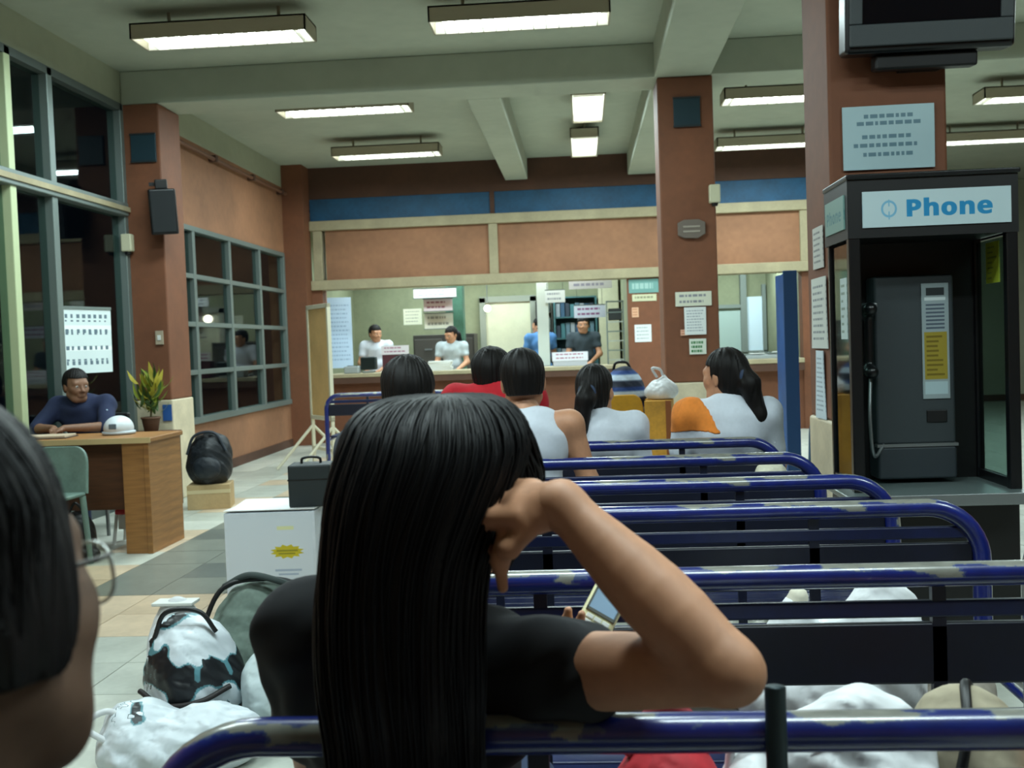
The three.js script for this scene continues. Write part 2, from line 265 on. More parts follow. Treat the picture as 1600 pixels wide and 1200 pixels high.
// ---------- floor: a slab with tiles laid on it
{
  const fl = struct('floor', 'tiled floor of cream, peach and slate tiles with thin joints');
  part('slab', bx(-3.9, -0.12, 3, 7.5, -0.007, -18.5), std(0x8d8474, 0.9), fl);
  const S = 0.4, tg = bx(-S / 2 + 0.002, -0.008, -S / 2 + 0.002, S / 2 - 0.002, 0, S / 2 - 0.002);
  const variant = (rgb, s) => paint(rgb, 0.16, 0.32, 0.9, s);
  const cream = [[192, 195, 184], [183, 187, 177], [199, 201, 190]].map((c, i) => variant(c, 41 + i)), peach = [[204, 184, 158], [196, 176, 150], [208, 190, 166]].map((c, i) => variant(c, 45 + i)), slate = [[112, 118, 112], [124, 128, 120], [102, 108, 104]].map((c, i) => variant(c, 49 + i));
  const rest = []; let k = 0;
  const kindAt = (x, z) => (x > -2.55 && x < -0.9 && z < -5.35 && z > -8.9) ? slate : (z < -4.5 && z > -5.35) || (x > -2.9 && x < -0.5 && z < -8.9 && z > -11.4) ? peach : (x < -2.55 && x > -3.2 && z < -5.35) && rnd() < 0.45 ? peach : cream;
  for (let z = -2.4; z > -14.1; z -= S) for (let x = -3.72; x < 7.4; x += S) {
    const near = x < -0.15 && k < 300 && x > -3.72 - z * 0 - 9 && (x / -z > -0.62);
    if (near) { const pool = kindAt(x, z - S / 2 + 0.2), m = part('tile', tg, pool[Math.floor(rnd() * 3)], fl); m.position.set(x, rr(-0.0006, 0.0006), z); m.rotation.y = Math.floor(rnd() * 4) * Math.PI / 2; k++; } else rest.push([x, z]);
  }
  for (let z = -14.4; z > -18.3; z -= S) for (let x = 3.48; x < 7.4; x += S) rest.push([x, z]);
  for (let z = 2.8; z > -2.4; z -= S) for (let x = -3.72; x < 7.4; x += S) rest.push([x, z]);
  const im = new THREE.InstancedMesh(tg, cream[0], rest.length), mt = new THREE.Matrix4(); rest.forEach(([x, z], i) => im.setMatrixAt(i, mt.makeTranslation(x, 0, z)));
  im.name = 'tile_field'; im.userData.kind = 'stuff'; im.userData.label = 'remaining cream floor tiles under the benches'; im.receiveShadow = true; fl.add(im);
}
// ---------- ceiling and beams
{
  const c = struct('ceiling', 'plain cream plastered ceiling of the hall');
  part('plaster', bx(-4.1, 3.72, 3.2, 7.7, 3.92, -14.35), M.ceiling, c); part('bay_plaster', bx(3.1, 3.72, -14.35, 7.7, 3.92, -18.6), M.ceiling, c);
  const beam = (n, x0, x1, z0, z1, l) => { const b = struct(n, l); part('beam', bx(x0, 3.43, z0, x1, 3.72, z1, 0.012), M.ceiling, b); return b; };
  beam('trim_1', -3.9, 7.5, -8.95, -9.4, 'deep cream cross beam spanning the hall between the brown pillars');
  beam('trim_2', -3.9, 7.5, -4.45, -4.95, 'cream cross beam above the telephone pillar');
  beam('trim_3', -0.95, -0.65, -9.4, -14.1, 'narrow cream beam running to the back wall');
  beam('trim_4', 0.67, 1.14, -9.4, -14.1, 'cream beam running from the middle pillar to the back wall');
  beam('trim_5', 0.67, 1.14, -4.95, -8.95, 'cream beam running towards the middle pillar');
}
// ---------- left wall: glazing by the desk, then brick coloured wall with a gridded window
{
  const w = struct('wall_left', 'left wall with cream band above glazing and orange painted section');
  part('band', bx(-4.1, 3.43, 3, -3.9, 3.72, -14.35), M.cream, w);
  part('upper_wall', bx(-4.1, 2.54, -9.4, -3.9, 3.43, -14.35), M.orange, w);
  part('lower_wall', bx(-4.1, 0, -9.4, -3.9, 0.6, -14.35), M.orange, w);
  part('end_wall', bx(-4.1, 0.6, -13.76, -3.9, 2.54, -14.35), M.brown, w);
  part('rear_wall', bx(-4.1, 0, 3, -3.9, 3.43, -5.6), M.orange, w);
  part('corner_column', bx(-3.9, 0, -13.82, -3.62, 3.72, -14.15), M.brown, w);
  part('skirting', bx(-3.9, 0, -9.4, -3.885, 0.1, -13.82), M.darkBrown, w);
  const win = struct('window_1', 'gridded window of sixteen dark panes in grey metal bars');
  const zc = [-9.4, -10.5, -11.6, -12.7, -13.76], yc = [0.6, 1.085, 1.57, 2.055, 2.54];
  part('frame', merged([bx(-4.0, 0.57, -9.4, -3.86, 0.63, -13.76), bx(-4.0, 2.51, -9.4, -3.88, 2.56, -13.76)]), M.alu, win);
  for (let i = 0; i < 5; i++) part('mullion', bx(-3.97, 0.6, zc[i] + 0.035, -3.885, 2.54, zc[i] - 0.035, 0.006), M.alu, win);
  for (let j = 1; j < 4; j++) part('bar', bx(-3.965, yc[j] - 0.025, -9.4, -3.89, yc[j] + 0.025, -13.76, 0.006), M.alu, win);
  for (let i = 0; i < 4; i++) for (let j = 0; j < 4; j++) part('pane', bx(-3.935, yc[j] + 0.02, zc[i] - 0.03, -3.93, yc[j + 1] - 0.02, zc[i + 1] + 0.03), M.glass, win);
  const g = struct('window_2', 'tall dark entrance glazing with grey green mullions behind the desk');
  const zm = [-5.6, -7.08, -7.66, -8.9];
  zm.forEach((z, i) => part('mullion', bx(-3.99, 0, z + 0.04, -3.87, 3.43, z - 0.04, 0.008), i === 1 ? M.pale : M.alu, g));
  part('transom', bx(-4.0, 2.47, -5.6, -3.85, 2.58, -8.9, 0.01), M.alu, g);
  part('transom_cover', bx(-3.85, 2.505, -5.6, -3.835, 2.545, -8.9), M.ledge, g);
  part('head_rail', bx(-3.99, 3.37, -5.6, -3.87, 3.43, -8.9), M.aluDark, g);
  part('sill', bx(-3.99, 0, -5.6, -3.87, 0.1, -8.9), M.aluDark, g);
  for (let i = 0; i < 3; i++) for (const [y0, y1] of [[0.1, 2.47], [2.58, 3.37]]) part('pane', bx(-3.935, y0, zm[i] - 0.03, -3.93, y1, zm[i + 1] + 0.03), M.glass, g);
  const pv = struct('pavement', 'dark pavement outside the glazing');
  part('paving', bx(-12, -0.2, 3, -4.1, -0.05, -16), std(0x1b1b1b, 0.9), pv);
  const pipe = thing('wall_pipe', 'thin brown conduit along top of orange wall above gridded window', 'pipe');
  part('conduit', tube([V(-3.84, 3.34, -9.4), V(-3.84, 3.33, -11.5), V(-3.84, 3.34, -13.8)], 0.022, 10, V(0, 1, 0)), std(0x6a4532, 0.6), pipe);
  for (const z of [-9.8, -11.1, -12.4, -13.6]) part('clamp', bx(-3.9, 3.305, z + 0.03, -3.81, 3.375, z - 0.03, 0.01), M.darkBrown, pipe);
}
// ---------- other walls
{
  const r = struct('wall_right', 'plain wall on the far right of the hall'); part('wall', bx(7.5, 0, 3.2, 7.7, 3.72, -18.6), M.orange, r);
  const f = struct('wall_front', 'plain wall behind the waiting benches'); part('wall', bx(-4.1, 0, 3, 7.7, 3.72, 3.2), M.orange, f);
  const b = struct('wall_back', 'back wall with shade darkened brown top, blue band, orange panels and ticket counter opening');
  part('shade_top_band', bx(-3.9, 3.3, -14.15, 3.3, 3.72, -14.35), M.darkBrown, b);  // darker brown paints in the shade along the top of the wall
  part('blue_band', bx(-3.62, 3.0, -14.17, 3.3, 3.3, -14.35), M.blueBand, b);
  part('top_ledge', bx(-3.62, 2.87, -14.08, 3.3, 3.0, -14.35, 0.01), M.ledge, b);
  for (const [x0, x1] of [[-3.42, -1.2], [-1.08, 0.98], [0.98, 3.3]]) part('panel', bx(x0, 2.2, -14.15, x1, 2.87, -14.35), M.orange, b);
  part('lower_ledge', bx(-3.62, 2.07, -14.06, 3.3, 2.2, -14.35, 0.01), M.ledge, b);
  for (const x of [-3.52, -1.14, 2.95]) part('post', bx(x - 0.06, 2.2, -14.1, x + 0.06, 2.87, -14.3, 0.008), M.ledge, b);
  part('blue_post', bx(-1.17, 3.0, -14.15, -1.11, 3.3, -14.3), M.darkBrown, b);
  part('left_pier', bx(-3.62, 0, -14.12, -3.48, 2.07, -14.35), M.brown, b);
  part('notice_pier', bx(0.62, 0, -14.12, 1.8, 2.07, -14.35), M.brown, b);
  part('right_pier', bx(2.9, 0, -14.12, 3.3, 2.07, -14.35), M.brown, b);
  part('counter_front', bx(-3.48, 0, -14.15, 0.62, 0.88, -14.3), M.brown, b);
  part('side_counter_front', bx(1.8, 0, -14.15, 2.9, 0.88, -14.3), M.brown, b);
  const o = struct('wall_office', 'pale green walls and ceiling of the ticket office behind the counter');
  part('rear_wall', bx(-4.1, 0, -18, 3.1, 3, -18.2), M.office, o);
  part('left_wall', bx(-4.1, 0, -14.35, -3.9, 3, -18), M.office, o); part('right_wall', bx(3.1, 0, -14.35, 3.3, 3.72, -18.4), M.office, o);
  part('office_ceiling', bx(-4.1, 3, -14.35, 3.1, 3.15, -18.2), M.ceiling, o); part('partition', bx(0.66, 0, -14.35, 0.76, 3, -18), M.office, o);
  const fb = struct('wall_far', 'cream end wall of the deeper bay right of the ticket office'); part('wall', bx(3.1, 0, -18.4, 7.7, 3.72, -18.6), M.cream, fb); part('skirting', bx(3.3, 0, -18.38, 7.5, 0.1, -18.4), M.darkBrown, fb);
  const ct = thing('ticket_counter', 'long pale topped ticket counter under the office opening', 'counter');
  part('counter_top', bx(-3.46, 0.88, -13.98, 0.6, 0.93, -14.75, 0.008), M.ledge, ct); part('counter_edge', bx(-3.46, 0.80, -13.99, 0.6, 0.88, -14.02), M.darkBrown, ct); part('inner_panel', bx(-3.46, 0.0, -14.68, 0.6, 0.88, -14.72), M.brown, ct);
  const sc = thing('side_counter', 'short wooden counter in opening right of the notice pillar', 'counter');
  part('counter_top', bx(1.82, 0.88, -13.95, 2.88, 0.94, -14.75, 0.008), M.ledge, sc); part('counter_edge', bx(1.82, 0.78, -13.96, 2.88, 0.88, -13.99), M.darkBrown, sc); part('inner_panel', bx(1.82, 0, -14.68, 2.88, 0.88, -14.72), M.brown, sc);
}
// ---------- pillars
function pillar(x0, x1, z0, z1, label) {
  const p = thing('pillar', label, 'pillar', [(x0 + x1) / 2, 0, (z0 + z1) / 2]), hw = (x1 - x0) / 2, hd = (z0 - z1) / 2;
  part('shaft', bx(-hw, 0.88, -hd, hw, 3.43, hd, 0.015), M.brown, p); part('base', bx(-hw - 0.008, 0, -hd - 0.008, hw + 0.008, 0.88, hd + 0.008, 0.015), M.base, p, 'cream painted lower part'); return p;
}
const pillarLeft = pillar(-3.9, -3.56, -8.92, -9.4, 'brown pillar with cream base behind the desk and beside gridded window');
const pillarMid = pillar(0.69, 1.15, -8.95, -9.4, 'brown pillar with pinned notices in front of ticket office');
const pillarPhone = pillar(1.05, 1.53, -4.5, -4.98, 'brown pillar with cream base behind the telephone booth');
// ---------- ceiling lights
const HOUSING = std(0xa79f8a, 0.55), INNER = std(0xd8dad2, 0.35), TUBE_GLOW = std(0xffffff, 0.4, { emissive: new THREE.Color(0.92, 1, 0.97), emissiveIntensity: 14 });
const blade = bx(-0.003, -0.035, -0.13, 0.003, 0.0, 0.13), glowTube = (() => { const g = new THREE.CapsuleGeometry(0.016, 1.1, 4, 10); g.rotateZ(Math.PI / 2); return g; })();
function ceilingLight(x, z, turn, label, y = 3.5, power = LAMP) {
  const t = thing('ceiling_light', label, 'ceiling light', [x, y, z], turn);
  const top = 0.11;
  part('housing', merged([bx(-0.63, top - 0.012, -0.16, 0.63, top, 0.16), bx(-0.63, 0, -0.16, 0.63, top, -0.148), bx(-0.63, 0, 0.148, 0.63, top, 0.16), bx(-0.63, 0, -0.16, -0.618, top, 0.16), bx(0.618, 0, -0.16, 0.63, top, 0.16)]), HOUSING, t);
  part('reflector', merged([bx(-0.617, top - 0.016, -0.147, 0.617, top - 0.013, 0.147), bx(-0.617, 0.002, -0.147, 0.617, top - 0.016, -0.144), bx(-0.617, 0.002, 0.144, 0.617, top - 0.016, 0.147)]), INNER, t);
  for (const k of [-0.07, 0.07]) { const g = part('tube', glowTube, TUBE_GLOW, t, 'glowing fluorescent tube'); g.position.set(0, 0.062, k); }
  for (let i = 0; i < 13; i++) { const b = part('louver_blade', blade, INNER, t); b.position.set(-0.54 + i * 0.09, 0.036, 0); b.scale.z = 1.08; }
  if (y > 3.4) for (const k of [-0.4, 0.4]) part('stem', cyl(0.012, 0.012, 0.115, k, 0.165, 0, 10), HOUSING, t);
  const l = new THREE.RectAreaLight(TUBE, power, 1.2, 0.28); l.position.set(x, y - 0.012, z); scene.add(l); l.rotation.order = 'YXZ'; l.rotation.set(-Math.PI / 2, turn, 0);
  return t;
}
[[-2.48, -7.5, 0, 'louvred ceiling light above the desk end of the hall'], [-0.36, -7.5, 0, 'louvred ceiling light in front of the cross beam, beside the one above the desk'], [-2.16, -9.95, 0, 'ceiling light just beyond the cross beam, near gridded window'], [-2.2, -12.33, 0, 'ceiling light close to back wall, near gridded window'],
  [0.13, -10.36, Math.PI / 2, 'lengthwise ceiling light just beyond the cross beam'], [0.1, -12.38, Math.PI / 2, 'lengthwise ceiling light close to back wall'], [2.05, -10.38, 0, 'ceiling light beyond cross beam, right of the middle pillar'], [2.3, -12.9, 0, 'ceiling light close to back wall, right of the middle pillar'],
  [4.65, -10.92, 0, 'ceiling light beyond cross beam, right of the telephone pillar'], [4.95, -13.3, 0, 'ceiling light close to back wall, right of the telephone pillar']].forEach(a => ceilingLight(...a));
[[-2.48, -5.9, 0], [3.85, -7.5, 0], [-2.2, -2.6, 0], [-0.3, -2.2, 0], [0.75, -1.0, 0], [2.9, -1.6, 0]].forEach(([x, z, t], i) => ceilingLight(x, z, t, ['ceiling light above the slate floor tiles', 'ceiling light right of the television', 'ceiling light above the pile of plastic bags', 'ceiling light above the empty blue bench', 'ceiling light above the long haired woman', 'ceiling light to the right of the bench ends'][i]));
for (const [x, z, l] of [[-2.4, -14.75, 'fluorescent light in ticket office above the white shirted clerk'], [-0.5, -14.75, 'fluorescent light in ticket office above the dark clothed clerk'], [-2.6, -16.9, 'fluorescent light in ticket office above the filing cabinet'], [-0.6, -16.9, 'fluorescent light in ticket office near the bookcase'], [2.3, -16.6, 'fluorescent light in the room behind the side counter']]) ceilingLight(x, z, 0, l, 2.83, x > 1 ? OFFICE_LAMP * 1.8 : OFFICE_LAMP);
// ---------- benches: blue painted tube, worn to grey where hands and backs rub
const wornMap = dataTex(1024, 64, (u, v) => {
  const top = 0.5 + 0.5 * Math.cos(v * Math.PI * 2), n = fbm(u * 14, v * 5, 91, 4, 14), m = fbm(u * 60, v * 8, 95, 3, 60);
  const w = n * 0.75 + m * 0.25 + (top - 0.5) * 0.42; const f = 0.85 + 0.3 * m;
  return w > 0.66 ? [116 * f, 116 * f, 108 * f] : w > 0.63 ? [60, 72, 110] : [17 * f, 32 * f, 104 * f];
}, true, [0.6, 1]);
const RAIL = phys(0xffffff, 0.28, { map: wornMap, clearcoat: 0.8, clearcoatRoughness: 0.2 });
const NAVY = paint([12, 17, 36], 0.5, 0.42, 0.7, 97), SEAT = paint([15, 26, 66], 0.4, 0.4, 0.7, 98);
function bench(z, x0, x1, label, post) {
  const t = thing('bench', label, 'bench', [(x0 + x1) / 2, 0, z]), h = (x1 - x0) / 2, R = 0.13, H = 0.828;
  part('rail_frame', tube([V(-h, 0, 0), V(-h, 0.3, 0), ...arc([-h + R, H - R, 0], R, Math.PI, Math.PI / 2), ...Array.from({ length: 9 }, (_, i) => V(-h + R + (2 * h - 2 * R) * (i + 1) / 10, H, 0)), ...arc([h - R, H - R, 0], R, Math.PI / 2, 0), V(h, 0.3, 0), V(h, 0, 0)], 0.022, 16), RAIL, t, 'blue tube worn grey along the top');
  part('slat', bx(-h + 0.02, 0.752, -0.012, h - 0.02, 0.782, 0.006, 0.005), SEAT, t);
  part('back_panel', bx(-h + 0.02, 0.632, -0.016, h - 0.02, 0.742, 0.004, 0.006), NAVY, t);
  for (let i = 0; i < 5; i++) part('seat_slat', bx(-h + 0.01, 0.42, -0.07 - i * 0.072, h - 0.01, 0.44, -0.135 - i * 0.072, 0.006), SEAT, t);
  for (const k of [-1, 1]) { part('seat_bracket', tube([V(k * h, 0.40, 0), V(k * h, 0.405, -0.2), V(k * h, 0.40, -0.43)], 0.018, 10, V(1, 0, 0)), RAIL, t); part('leg', tube([V(k * h, 0.4, -0.42), V(k * h, 0, -0.4)], 0.018, 10), RAIL, t); }
  if (post !== undefined) part('post', tube([V(post, 0, 0.024), V(post, 0.5, 0.024), V(post, 0.885, 0.024)], 0.0115, 12), std(0x28383c, 0.5, { metalness: 0.3 }), t, 'dark steel post standing above the rail');
  for (const x of [-h * 0.45, h * 0.45]) part('back_strut', bx(x - 0.012, 0.4, -0.012, x + 0.012, 0.82, 0.004), NAVY, t);
  return t;
}
const rows = [[-0.42, -1.45, 0.55, 'blue tube bench on which the person with glasses sits'], [-1.15, -0.505, 1.1, 'blue tube bench with worn rail under the long haired woman', -0.105], [-1.89, -0.52, 1.04, 'blue tube bench with a white bag on its seat, directly behind woman with phone'], [-2.6, -0.5, 0.945, 'empty blue tube bench with bright worn corner beside telephone shelf'],
  [-3.09, -0.7, 0.875, 'blue tube bench on which the broad man in grey shirt sits'], [-3.72, -0.65, 0.81, 'blue tube bench on which the man in white sleeveless shirt sits'], [-4.32, -0.65, 0.785, 'blue tube bench shared by the two women with tied hair']];
for (const [z, a, b, l, p] of rows) bench(z, a, b, l, p);
bench(-9.9, -2.45, -1.0, 'dark blue bench standing far back beside easel notice board');
bench(-2.45, 1.0, 2.5, 'blue bench standing right of the telephone shelf');
// ---------- printed notices
function sheet(name, w, h, pos, turn, mat, label, category = 'notice', group) {
  const g = new THREE.BoxGeometry(w, h, 0.004, 6, 6, 1), p = g.attributes.position, k = rr(0, 6);
  for (let i = 0; i < p.count; i++) p.setZ(i, p.getZ(i) + 0.004 * Math.sin(p.getX(i) / w * 3 + k) * Math.sin(p.getY(i) / h * 2.5 + k)); g.computeVertexNormals();
  const m = solo(name, g, mat, label, category, group); m.position.set(...pos); m.rotation.y = turn; return m;
}
const L = -Math.PI / 2;
sheet('notice', 0.37, 0.26, [1.288, 2.055, -4.488], 0, std(0xffffff, 0.35, { map: sheetTex(256, 180, (x, w, h) => {
  x.fillStyle = '#a9c3c8'; x.fillRect(0, 0, w, h); x.fillStyle = '#5f7f8c'; [[60, 24, 130], [40, 44, 170], [54, 82, 140], [30, 106, 180], [56, 132, 130]].forEach(([p, y, l], r) => { let q = p; while (q < p + l) { const s = rr(8, 22); x.fillRect(q, y, s, 11); q += s + 5; } }); }) }), 'pale blue laminated notice on pillar above the telephone booth');
sheet('notice', 0.2, 0.18, [1.043, 1.63, -4.72], L, printed('#c3c4bd', '#77787a', 6), 'small greyish notice on telephone pillar, topmost of three');
sheet('notice', 0.3, 0.31, [1.043, 1.345, -4.73], L, printed('#ccd0c9', '#80868a', 9), 'large printed notice on telephone pillar between two smaller sheets');
sheet('notice', 0.17, 0.30, [1.043, 1.03, -4.74], L, printed('#c9d7de', '#8b9aa6', 12), 'narrow pale blue notice on telephone pillar, lowest of three');
sheet('notice', 0.30, 0.12, [0.94, 1.58, -8.94], 0, printed('#d6d6c4', '#8b8b92', 2, { fat: 0.4 }), 'wide white notice on the middle pillar above a tall one');
sheet('notice', 0.18, 0.23, [0.95, 1.395, -8.94], 0, printed('#dfe3e2', '#97a0aa', 8), 'tall white notice in middle of the middle pillar');
sheet('notice', 0.14, 0.13, [0.965, 1.18, -8.94], 0, printed('#d8ded2', '#3f7a4a', 3, { fat: 0.6 }), 'small white notice with green print on the middle pillar');
sheet('notice', 0.06, 0.05, [0.855, 1.3, -8.94], 0, printed('#d9a58c', '#a8573f', 2), 'tiny pinkish sticker on the middle pillar');
{ // dark shield shaped plate and teal plaque on the middle pillar
  const s = new THREE.Shape(); s.moveTo(-0.11, 0.05); s.lineTo(-0.06, 0.075); s.lineTo(0.06, 0.075); s.lineTo(0.11, 0.05); s.lineTo(0.11, -0.04); s.lineTo(0.05, -0.075); s.lineTo(-0.06, -0.07); s.lineTo(-0.11, -0.045);
  const t = thing('wall_plate', 'grey shield shaped plate high on the middle pillar', 'plate', [0.94, 2.16, -8.935]); part('plate', new THREE.ExtrudeGeometry(s, { depth: 0.012, bevelSize: 0.004, bevelThickness: 0.004, bevelSegments: 1 }), std(0x6d6259, 0.5), t); for (const y of [0.02, -0.02]) part('raised_line', bx(-0.07, y - 0.008, 0.016, 0.07, y + 0.008, 0.02), std(0x9a9184, 0.5), t);
  for (const [x, y, z, l] of [[0.93, 3.13, -8.94, 'dark teal square plaque at top of the middle pillar'], [-3.7, 3.05, -8.91, 'dark blue square plaque at top of pillar behind the desk']]) { const q = thing('plaque', l, 'plaque', [x, y, z]); part('board', bx(-0.11, -0.12, -0.01, 0.11, 0.12, 0.01, 0.004), std(0x12303a, 0.5), q); part('rim', merged([bx(-0.115, 0.11, 0.008, 0.115, 0.125, 0.016), bx(-0.115, -0.125, 0.008, 0.115, -0.11, 0.016)]), std(0x1c2427, 0.5), q); }
  for (const [x, y, z, l] of [[1.135, 2.44, -8.91, 'small cream alarm box on corner of the middle pillar'], [-3.86, 2.24, -8.86, 'small white lamp box on glazing side of pillar behind desk']]) { const q = thing('alarm_box', l, 'box', [x, y, z]); part('case', bx(-0.045, -0.075, -0.04, 0.045, 0.075, 0.04, 0.012), std(0xc9c6a8, 0.5), q); part('lens', cyl(0.03, 0.024, 0.03, 0, -0.085, 0, 16), M.black, q); }
  const sp = thing('loudspeaker', 'black loudspeaker bracketed to pillar above gridded window', 'speaker', [-3.5, 2.5, -8.78]); sp.rotation.set(0.12, 0.35, 0); part('cabinet', bx(-0.11, -0.21, -0.1, 0.11, 0.17, 0.1, 0.015), M.blackSatin, sp); part('grille', bx(-0.095, -0.19, 0.1, 0.095, 0.155, 0.108, 0.004), std(0x14191b, 0.8), sp); part('bracket', merged([bx(-0.05, 0.17, -0.08, 0.05, 0.25, 0.06, 0.01), bx(-0.1, 0.2, -0.12, 0.02, 0.23, -0.04)]), M.black, sp);
  const sb = thing('switch_plate', 'small pale switch on pillar behind the desk', 'switch', [-3.64, 1.42, -8.91]); part('plate', bx(-0.035, -0.06, -0.006, 0.035, 0.06, 0.008, 0.004), std(0xa89a84, 0.5), sb); part('rocker', bx(-0.015, -0.022, 0.008, 0.015, 0.022, 0.014, 0.003), M.white, sb);
  const st = thing('blue_sticker', 'small blue sticker on cream base of pillar behind the desk', 'sticker', [-3.6, 0.77, -8.905]); part('sheet', bx(-0.04, -0.07, 0, 0.04, 0.07, 0.004), std(0x2a5aa0, 0.6), st);
}
// ---------- wall calendar on the glazing
{
  const t = thing('calendar', 'white wall calendar hung on the dark glazing behind guard', 'calendar', [-3.84, 1.4, -7.95], Math.PI / 2 - 0.25);
  const m = std(0xffffff, 0.7, { map: sheetTex(256, 200, (x, w, h) => { x.fillStyle = '#d3dfdf'; x.fillRect(0, 0, w, h); x.fillStyle = '#e9f0ee'; x.fillRect(0, 52, w, 14); x.fillRect(0, 118, w, 12); x.fillStyle = '#5d707c'; for (let r = 0; r < 4; r++) for (let c = 0; c < 9; c++) { x.fillRect(16 + c * 26, 18 + r * 46 + (r > 1 ? 6 : 0), rr(8, 16), 12); x.fillRect(16 + c * 26, 36 + r * 40, rr(6, 14), 5); } }) });
  const g = new THREE.PlaneGeometry(0.62, 0.5, 16, 4), p = g.attributes.position; for (let i = 0; i < p.count; i++) p.setZ(i, 0.012 * Math.sin(p.getX(i) * 14) * (0.25 - p.getY(i))); g.computeVertexNormals(); m.side = THREE.DoubleSide; part('page', g, m, t); part('binding', bx(-0.31, 0.245, -0.006, 0.31, 0.265, 0.008), M.alu, t);
}
// ---------- telephone booth on its pedestal
{
  const t = thing('telephone_booth', 'black framed public telephone booth on pedestal in front of pillar', 'phone booth', [1.33, 0, -4.27]);
  const w = 0.29, F = 0.18, Bk = -0.2;
  for (const x of [-w, w]) { part('frame_post', bx(x - 0.022, 0.64, F - 0.04, x + 0.022, 1.83, F, 0.006), M.blackSatin, t); part('frame_post', bx(x - 0.015, 0.64, Bk, x + 0.015, 1.83, Bk + 0.03, 0.006), M.blackSatin, t); }
  part('back_panel', bx(-w, 0.64, Bk, w, 1.83, Bk + 0.012), M.black, t);
  part('canopy', bx(-w - 0.03, 1.83, Bk, w + 0.03, 1.85, F + 0.015, 0.006), M.blackSatin, t);
  part('canopy_soffit', bx(-w, 1.615, Bk + 0.012, w, 1.63, F), M.black, t);
  part('fascia', merged([bx(-w - 0.022, 1.61, F - 0.005, w + 0.022, 1.83, F + 0.003), bx(-w - 0.024, 1.61, Bk, -w - 0.016, 1.83, F), bx(w + 0.016, 1.61, Bk, w + 0.024, 1.83, F)]), M.black, t);
  const sign = std(0xffffff, 0.4, { map: sheetTex(512, 116, (x, W, H) => {
    x.fillStyle = '#b4c7cb'; x.fillRect(0, 0, W, H); x.strokeStyle = '#6fa7c4'; x.lineWidth = 7; x.beginPath(); x.arc(92, 58, 24, 0, 7); x.stroke(); x.lineWidth = 4; x.beginPath(); x.moveTo(92, 28); x.lineTo(92, 50); x.moveTo(92, 66); x.lineTo(92, 92); x.stroke();
    x.fillStyle = '#1a7fb0'; x.font = 'bold 74px sans-serif'; x.textBaseline = 'middle'; x.save(); x.translate(146, 58); x.scale(1.36, 1); x.strokeStyle = '#1a7fb0'; x.lineWidth = 3; x.fillText('Phone', 0, 0); x.strokeText('Phone', 0, 0); x.restore(); }) });
  const s1 = part('sign_panel', new THREE.BoxGeometry(0.545, 0.135, 0.006), sign, t, 'pale sign panel reading Phone in blue'); s1.position.set(0.012, 1.715, F + 0.006);
  const s2 = part('side_sign', new THREE.BoxGeometry(0.006, 0.13, 0.3), std(0xa9c4c0, 0.4, { map: sheetTex(128, 64, (x, W, H) => { x.fillStyle = '#b6cbc6'; x.fillRect(0, 0, W, H); x.fillStyle = '#4f97a6'; x.font = 'bold 34px sans-serif'; x.textBaseline = 'middle'; x.fillText('Phone', 10, 34, 108); }) }), t); s2.position.set(-w - 0.027, 1.715, -0.01);
  for (const x of [-w, w]) part('side_glass', bx(x - 0.004, 0.68, Bk + 0.03, x + 0.004, 1.6, F - 0.04), M.tinted, t);
  for (const x of [-w, w]) part('side_rail', bx(x - 0.012, 0.64, Bk + 0.03, x + 0.012, 0.68, F - 0.04), M.blackSatin, t);
  part('shelf', bx(-w - 0.07, 0.62, Bk - 0.0, w + 0.03, 0.642, F + 0.1, 0.008), std(0x7f8d8c, 0.3, { metalness: 0.5 }), t, 'grey metal shelf with bright front edge');
  part('shelf_lip', bx(-w - 0.07, 0.6, F + 0.094, w + 0.03, 0.645, F + 0.106, 0.004), M.steel, t);
  part('pedestal', bx(-w - 0.02, 0.03, Bk, w + 0.02, 0.62, F - 0.02, 0.01), M.black, t); part('foot', bx(-w, 0, Bk, w, 0.03, F - 0.06, 0.008), M.blackSatin, t);  // pedestal widened in black to stand for the shade below the shelf
  for (const [x, y, z, a, b, c] of [[-w - 0.006, 1.35, 0.02, 0.1, 0.24, '#b6c6c4'], [w - 0.006, 1.51, -0.0, 0.13, 0.16, '#9fae2e']]) { const p = part('sticker', new THREE.BoxGeometry(0.003, b, a), std(0xffffff, 0.6, { map: sheetTex(64, 96, (k, W, H) => { k.fillStyle = c; k.fillRect(0, 0, W, H); k.fillStyle = 'rgba(60,80,60,0.45)'; for (let i = 0; i < 7; i++) k.fillRect(8, 10 + i * 12, rr(20, 46), 4); }) }), t); p.position.set(x, y, z); }
  const ph = thing('payphone', 'tall grey payphone with yellow instruction strip inside the booth', 'telephone', [1.325, 0, -4.3]);
  part('body', bx(-0.155, 0.80, -0.15, 0.155, 1.475, -0.02, 0.012), std(0x3c4346, 0.45, { metalness: 0.3 }), ph); part('vault', bx(-0.155, 0.66, -0.15, 0.155, 0.792, -0.01, 0.012), std(0x363d42, 0.45, { metalness: 0.3 }), ph); part('trim_line', bx(-0.158, 0.79, -0.05, 0.158, 0.802, -0.006), M.steel, ph);
